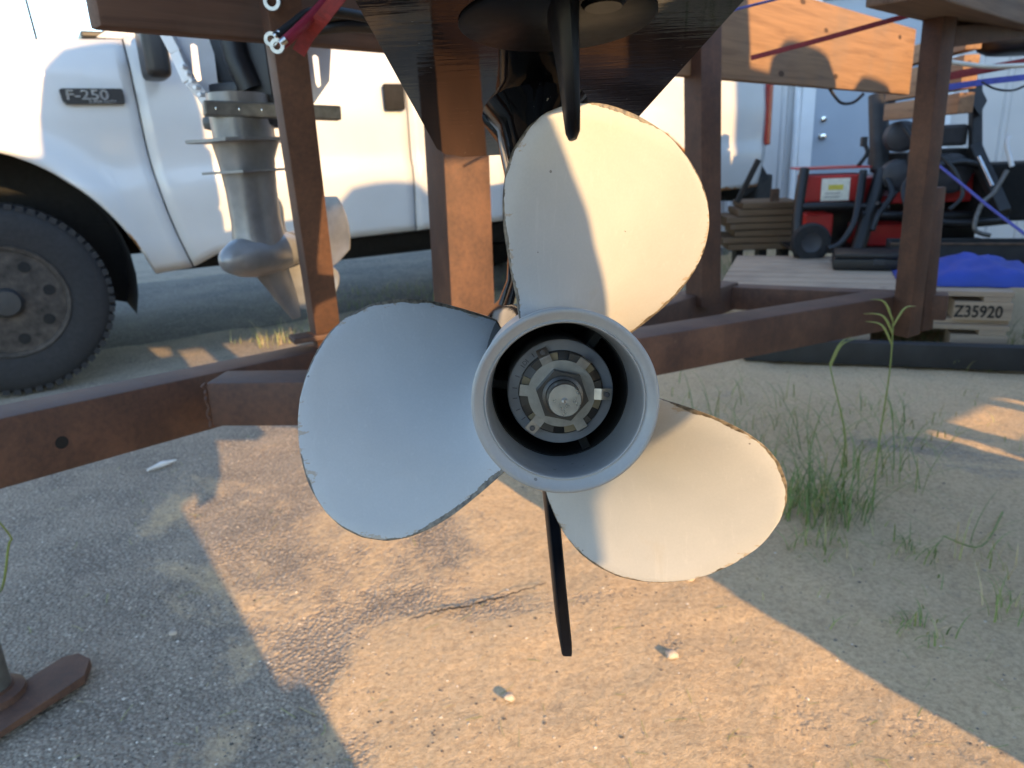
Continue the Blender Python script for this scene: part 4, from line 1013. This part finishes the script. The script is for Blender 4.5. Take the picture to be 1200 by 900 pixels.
# lumber pile
lp = P(898,262,4.75); lp.z = 0; rotl = Matrix.Rotation(-.12,3,'Z')
pile = empty('lumber_pile', lp, 'stack of old brown planks on short legs between truck and red machine','lumber',rot=rotl)
li = pile.matrix_world.inverted()
zz = (li @ P(898,294,4.75)).z; ztop = (li @ P(898,236,4.75)).z
n = 7; hh = (ztop-zz)/n
for i in range(n):
    for j in range(2):
        w0 = [.47,.50,.43,.45,.44,.40,.36][i]; sh = [-.0,-.02,.02,.0,-.03,.02,.03][i]
        bm = bmesh.new(); box(bm,V(sh,.09+j*.2,zz+hh*(i+.5)),(w0,.19,hh*.86)); done(bm,'plank',M['pile'],pile,bevel=.003)
for x in (-.15,.0,.14):
    bm = bmesh.new(); box(bm,V(x,.12,zz/2),(.045,.16,zz)); done(bm,'leg',M['dark_tone'],pile)
bm = bmesh.new(); beam(bm,V(-.18,.05,ztop),V(-.06,.05,ztop+.26),.035,.03,V(0,1,0)); done(bm,'lever_handle',M['black'],pile,bevel=.004)
bm = bmesh.new(); box(bm,V(.06,.08,ztop+.03),(.05,.05,.09)); done(bm,'block',M['rimrust'],pile,bevel=.006)
# black steel beam lying on the ground
k0 = V(1.05,3.21,0); k1 = V(2.3,2.79,0)
bm = bmesh.new(); L = (k1-k0).length; box(bm,V(L/2,0,.052),(L,.06,.10)); o = done(bm,'steel_beam',M['blacksteel'],bevel=.006,smooth=True)
kd = (k1-k0).normalized(); m = Matrix((kd,V(-kd.y,kd.x,0),V(0,0,1))).transposed().to_4x4(); m.translation = k0; o.matrix_world = m
tag(o,'black steel beam lying on the ground in front of the pallets','beam')

# ================================================================== GROUND DETAIL
def gz(x,y): return 0
st = [(597,818,.009,'pale pebble in the sunlit sand below the skeg'),(787,768,.011,'grey pebble in the sand right of the skeg tip'),(808,678,.010,'pebble just under the lower edge of the right blade'),(203,742,.008,'brown pebble on the shaded asphalt right of the jack foot')]
for i,(x,y,r,lb_) in enumerate(st):
    bm = bmesh.new(); bmesh.ops.create_icosphere(bm,subdivisions=2,radius=1)
    for v in bm.verts: v.co *= 1+.35*noise.noise(v.co*1.3+V(i*3,0,0)); v.co = V(v.co.x*r*1.2,v.co.y*r,v.co.z*r*.7)
    p = G(x,y); p.z = r*.3; tag(done(bm,'pebble',M['stone'],smooth=True,loc=p),lb_,'pebble')
bm = bmesh.new(); pp = [G(173,553),G(190,546),G(207,541)]
tube(bm,[p-pp[0]+V(0,0,.006) for p in pp],[.004,.010,.003],6); tag(done(bm,'scrap',M['shell'],loc=pp[0]),'small white scrap lying on the shaded asphalt under the beam','scrap')
# crack in the worn pavement patch
cp = [G(478,728),G(500,722),G(520,716),G(545,713),G(566,706),G(590,701),G(612,694),G(640,684)]
bm = bmesh.new(); prev = None; rc_ = random.Random(4)
pts_ = spline(cp,7)
for i,p in enumerate(pts_):
    wv = .0012+.0026*sin(pi*i/(len(pts_)-1))*rc_.uniform(.4,1.2); q = V(p.x,p.y+rc_.uniform(-.004,.004),.004)
    cur = [bm.verts.new(q+V(0,-wv,0)),bm.verts.new(q+V(0,wv,0))]
    if prev: bm.faces.new((prev[0],cur[0],cur[1],prev[1]))
    prev = cur
kind(done(bm,'pavement_crack',M['dark_tone']),'structure')
# gravel
rnd = random.Random(3); gv=[]; gf=[]; gt=[]
def pebble(p,r):
    n = 5; a0 = rnd.random()*6; el = rnd.uniform(.6,1); k0 = len(gv); tn_ = rnd.random()
    ring = [p+V(cos(a0+2*pi*k/n)*r*rnd.uniform(.75,1.1),sin(a0+2*pi*k/n)*r*el*rnd.uniform(.75,1.1),r*.25) for k in range(n)]
    gv.append(p+V(rnd.uniform(-.3,.3)*r,rnd.uniform(-.3,.3)*r,r*.6)); gv.extend(ring); gv.extend(v+V(0,0,-r*.9) for v in ring); gt.extend([tn_]*11)
    for k in range(n):
        q=(k+1)%n; gf.append((k0+1+k,k0+1+q,k0)); gf.append((k0+6+k,k0+6+q,k0+1+q,k0+1+k))
cnt = 0
while cnt < 30000:
    y = .72+2.6*rnd.random()**1.7; x = rnd.uniform(-.78,.78)*y*1.15
    left = min(1,max(0,(.15-x)/.5)); pat = noise.noise(V(x*2.1,y*2.1,9))*.5+noise.noise(V(x*6,y*6,4))*.35
    dens = .13+.72*left*(.55+pat)+max(0,pat-.12)*1.6
    cnt += 1
    if rnd.random() > dens: continue
    pebble(V(x,y,gheight(x,y)-.0006),rnd.choice((.0010,.0012,.0015,.0018,.0022,.0027,.0034))*rnd.choice((1,1,1,1.3)))
me = bpy.data.meshes.new('gravel'); me.from_pydata([tuple(v) for v in gv],[],gf); at_ = me.attributes.new('tint','FLOAT','POINT'); at_.data.foreach_set('value',gt)
o = kind(link('gravel',me,M['gravel']),'stuff'); o['label'] = 'fine loose gravel scattered over sand and asphalt'; o['category'] = 'gravel'
# grass
def grass_mesh(clumps, seed):
    bm = bmesh.new(); lay = bm.verts.layers.float.new('tint'); r = random.Random(seed)
    for (c,rad,n,h,dry) in clumps:
        for i in range(n):
            a = r.random()*2*pi; q = rad*sqrt(r.random()); p = Vector((c.x+q*cos(a),c.y+q*sin(a),-.004))
            hh = h*r.uniform(.3,1.2); az = r.random()*2*pi; ln = r.uniform(.2,1.3)*hh; wd2 = r.uniform(.0008,.0019)
            d = V(cos(az),sin(az),0); s = V(-d.y,d.x,0); ti = min(1,max(0,r.gauss(.35+dry*.5,.22))); prev=None
            bend = r.uniform(.5,2.2)
            for k in range(6):
                t = k/5; pos = p+d*(ln*t**1.6)+V(0,0,hh*(t-.35*bend*t*t*t)); w_ = wd2*(1-t)**.6+.0002
                cur = [bm.verts.new(pos-s*w_),bm.verts.new(pos+s*w_)]
                for v in cur: v[lay] = min(1,ti+.25*t*dry)
                if prev: bm.faces.new((prev[0],prev[1],cur[1],cur[0]))
                prev = cur
    return bm
tufts = [
 (962,598,.12,190,.22,.05,'dense green grass tuft right beside the right blade tip'),(1035,560,.12,34,.30,.4,'tall thin grass tuft in front of the long rail'),
 (1070,645,.06,34,.07,.1,'low green grass sprout in the shaded sand'),(1080,738,.06,40,.05,.2,'flat yellow green weed patch low in the shaded sand'),
 (1165,655,.09,26,.13,.8,'dry thin grass tuft near the right edge'),(1190,720,.06,30,.10,.4,'small grass tuft at the right edge of the frame'),(960,640,.08,40,.10,.25,'short grass tuft below the right blade tip')]
for i,(x,y,rad,n,h,dry,lb_) in enumerate(tufts):
    c = G(x,y); bm = grass_mesh([(V(0,0,0),rad,n,h,dry)],20+i); tag(done(bm,'grass_tuft',M['grass'],loc=V(c.x,c.y,0)),lb_,'grass tuft','grass tufts in the sand')
far = [(G(325,402),.12,60,.17,.9),(G(350,398),.10,50,.16,.8),(G(285,400),.10,20,.10,.8),(G(455,350),.5,160,.12,.5),(G(600,345),.8,200,.12,.4),(G(1090,400),.25,140,.10,.4),(G(1180,398),.2,120,.13,.3),(G(1150,420),.25,90,.08,.5),
       (G(860,320),.5,200,.16,.2),(G(890,310),.7,160,.16,.2),(G(800,385),.35,60,.2,.8),(G(760,395),.2,30,.18,.9),(G(850,470),.3,36,.14,.6),(G(930,500),.35,60,.22,.3),(G(900,530),.25,60,.2,.15),(G(1010,500),.25,50,.12,.6),(G(1100,490),.35,50,.07,.7),(G(960,660),.3,30,.05,.5)]
bm = grass_mesh(far,5); o = kind(done(bm,'grass',M['grass']),'stuff'); o['label'] = 'sparse green and dry grass growing round the trailer'; o['category'] = 'grass'
sv=[];sf=[];stt=[]; rs = random.Random(12)
for i in range(420):
    y = .8+2.4*rs.random()**1.4; x = rs.uniform(-.7,.78)*y*1.15
    if x < .1 and rs.random() < .55: continue
    L2 = rs.uniform(.008,.045); a = rs.random()*6.3; bnd = rs.uniform(-.6,.6); wv = rs.uniform(.0004,.0010); p = V(x,y,gheight(x,y)+.0015); pr=None; tt_ = rs.uniform(.6,1)
    for k in range(4):
        d = V(cos(a+bnd*k/3),sin(a+bnd*k/3),0); n_ = V(-d.y,d.x,0); k0 = len(sv); sv += [tuple(p-n_*wv),tuple(p+n_*wv)]; stt += [tt_,tt_]
        if pr is not None: sf.append((pr,pr+1,k0+1,k0))
        pr = k0; p = p+d*(L2/3)+V(0,0,rs.uniform(-.0002,.0012))
me = bpy.data.meshes.new('straw_litter'); me.from_pydata(sv,[],sf); at_ = me.attributes.new('tint','FLOAT','POINT'); at_.data.foreach_set('value',stt)
o = kind(link('straw_litter',me,M['grass']),'stuff'); o['label'] = 'short dry straw bits scattered on the sand'; o['category'] = 'straw'
def weed(base,pts,label,heads=3,seed=1):
    r = random.Random(seed); o = empty('weed_stalk',base,label,'weed')
    bm = bmesh.new(); lay = bm.verts.layers.float.new('tint'); ps = spline([p-base for p in pts],6); tube(bm,ps,[.0026-.0014*i/len(ps) for i in range(len(ps))],6)
    for v in bm.verts: v[lay] = .5
    done(bm,'stem',M['grass'],o,smooth=True)
    for k in range(heads):
        bm = bmesh.new(); lay = bm.verts.layers.float.new('tint'); t = ps[-1]; a = r.uniform(-1,1); s0 = ps[max(0,len(ps)-3-2*k)]
        end = s0+V(.05*math.copysign(1,a)+.02*a,.02*r.uniform(-1,1),.075*r.uniform(.6,1.0)); mid = (s0+end)/2+V(-.01*a,0,.02)
        q = spline([s0,mid,end],5); tube(bm,q,[.0032*(1-.8*abs(2*i/len(q)-.6)) if i<len(q)-1 else .0006 for i in range(len(q))],5)
        for v in bm.verts: v[lay] = .62
        done(bm,'leaf',M['grass'],o,smooth=True)
b0 = G(1022,598); weed(b0,[b0,P(1030,520,1.93),P(1042,440,1.86),P(1046,392,1.83),P(1046,372,1.82)],'tall green weed stalk with forked tip in front of the long rail',4,3)
b1 = G(985,560); weed(b1,[b1,P(990,510,2.0),P(975,440,1.95),P(972,425,1.95)],'shorter weed stalk with a bent tip behind the grass tuft',2,5)
b2 = G(-14,700); weed(b2,[b2,P(2,690,1.35),P(10,640,1.25),P(13,630,1.23),P(-4,608,1.2)],'bent green grass stem at the left edge above the jack',0,6)
b3 = G(832,398); weed(b3,[b3,P(832,372,2.6),P(838,352,2.6),P(846,345,2.6)],'dry curled stalk behind the rail under the far post',1,8)
b4 = G(1175,600); weed(b4,[b4,P(1150,640,1.7),P(1105,628,1.62)],'pale dry straw leaning across the shaded sand at the right',0,9)

# ================================================================== BEHIND THE CAMERA (casts the shade seen in the photo)
urot = Matrix((V(cos(AZ),sin(AZ),0),V(-sin(AZ),cos(AZ),0),V(0,0,1))).transposed()
def ubox(name,u0,u1,a0,a1,z0,z1,mat,label,cat,bev=.01):
    bm = bmesh.new(); box(bm,V((u0+u1)/2,(a0+a1)/2,(z0+z1)/2),(u1-u0,a1-a0,z1-z0)); o = done(bm,name,M[mat],bevel=bev); 
    o.matrix_world = urot.to_4x4(); return tag(o,label,cat)
cabn = empty('photographer_blocker', UW(-.085,-.6), 'added green box acting as shade cabinet standing behind the photographer','blocker',rot=urot)  # added box standing in for the photographer, shades the left side
bm = bmesh.new(); box(bm,V(0,0,1.21),(.67,.4,2.30)); done(bm,'blocker_body',M['cab'],cabn,bevel=.01)
for s in (-1,1):
    bm = bmesh.new(); box(bm,V(s*.166,.212,1.21),(.32,.02,2.2)); d_ = done(bm,'blocker_door',M['cab'],cabn,bevel=.006)
    bm = bmesh.new(); box(bm,V(s*.03,.232,1.0),(.02,.02,.14)); done(bm,'handle',M['steel'],d_,bevel=.004)
for x in (-.28,.28):
    for y in (-.15,.15):
        bm = bmesh.new(); box(bm,V(x,y,.03),(.06,.06,.06)); done(bm,'foot',M['black'],cabn)
bm = bmesh.new(); secs = []
for wq,uq in ((1.78,.25),(1.74,.30),(1.3,.305),(1.11,.30),(1.085,.295),(1.044,.313),(1.018,.326),(.996,.334),(.971,.348),(.945,.362),(.90,.355),(.86,.347),(.80,.335),(.75,.334),(.725,.31),(.71,.28)):
    zq = wq+.34*math.tan(EL); secs.append([UW(uq-.1+.1*cos(a),-.34+.05*sin(a),zq) for a in [2*pi*k/24 for k in range(24)]])
loft(bm,secs); tag(done(bm,'silhouette_blocker',M['pile'],smooth=True),'added shade-casting bag hanging on the cabinet behind the photographer','silhouette')  # added shape, its right edge follows the photographer silhouette to cast that shadow
bm = bmesh.new(); box(bm,UW(.235,-.36,.44),(.12,.08,.11),urot); tag(done(bm,'low_occluder',M['black'],bevel=.015),'added shade-casting pouch hooked low on the cabinet side behind the photographer','occluder')  # added to step the lower part of the ground shadow edge
# second rack with three engines, plus a fourth added to shade the red machine
AA = -1.0
rk = empty('engine_rack', UW(2.4,AA-.05), 'timber and rust steel engine rack standing behind the photographer','rack',rot=urot)
for z0,z1 in ((1.70,1.865),(1.875,2.04)):
    bm = bmesh.new(); box(bm,V(.25,0,(z0+z1)/2),(4.15,.045,z1-z0)); done(bm,'rail_board',M['wood'],rk,bevel=.005)
for u in (-1.25,.4,1.85):
    bm = bmesh.new(); box(bm,V(u+.05,-.06,1.02),(.07,.07,2.04)); done(bm,'post',M['rust'],rk,bevel=.004)
for k,u in enumerate((1.70,2.46,3.18,4.15)):
    oo = empty('outboard_motor', UW(u,AA-.2,0), ['first','second','third','added shade-casting fourth'][k]+' engine from the left on the rack behind the photographer','outboard motor','engines on the rear rack',rot=urot)
    bm = bmesh.new(); cowl(bm,V(0,-.12,0),1.55,(.90,.69,.66,.95)[k],(.34,.33,.31,.30)[k],.2); done(bm,'cowl',M['gloss'],oo,smooth=True,angle=60)
    bm = bmesh.new(); loft(bm,[[V(x,y-.2,z) for x,y in foil(-.08,.16,.06,10)] for z in (.72,1.0,1.56)]); done(bm,'midsection',M['gloss'],oo,smooth=True)
    bm = bmesh.new(); lathe(bm,[(.04,-.3),(.05,-.2),(.05,-.05),(.0,.06)],20,c=V(0,-.05,.64)); done(bm,'gearcase',M['gloss'],oo,smooth=True)
def stack(u0,u1,z0,z1,a0,label):  # invented timber blocks that keep the right side out of the sun
    o = empty('shade_stack', UW((u0+u1)/2,a0,z0), label,'shade stack',rot=urot); n = max(1,round((z1-z0)/.16)); h = (z1-z0)/n
    for i in range(n):
        bm = bmesh.new(); box(bm,V(0,0,h*(i+.5)),(u1-u0-.02*(i%2),.3,h*.985)); done(bm,'timber',M['pile'],o,bevel=.006)
stack(1.14,2.36,0,.66,-.75,'added shade-casting timber stack nearest the cabinet behind the photographer')
stack(2.38,2.90,0,.50,-.75,'added shade-casting low middle timber stack behind the photographer')
stack(2.92,4.7,0,.66,-.75,'added shade-casting timber stack farthest from the cabinet behind the photographer')
stack(1.14,4.7,.66,1.56,-.75,'added shade-casting long timbers laid across the stacks behind the photographer')
sh = empty('shade_shed', UW(9,-3.6), 'added shade-casting grey sheet metal shed standing behind the photographer to the right','shed',rot=urot)  # unseen shed added to keep the far building in shade
bm = bmesh.new(); box(bm,V(-.2,-1.5,2.2),(8.8,3,4.4)); done(bm,'wall',M['shed'],sh,bevel=.02)
bm = bmesh.new(); prism(bm,[(-4.5,4.402),(0,6.0),(4.5,4.402)],lambda x,z: V(x,.2,z),lambda x,z: V(x,-3.2,z)); done(bm,'roof',M['shed'],sh)
bm = bmesh.new(); box(bm,V(-1,.03,1.5),(2.4,.06,3.0)); done(bm,'door',M['door'],sh,bevel=.01)
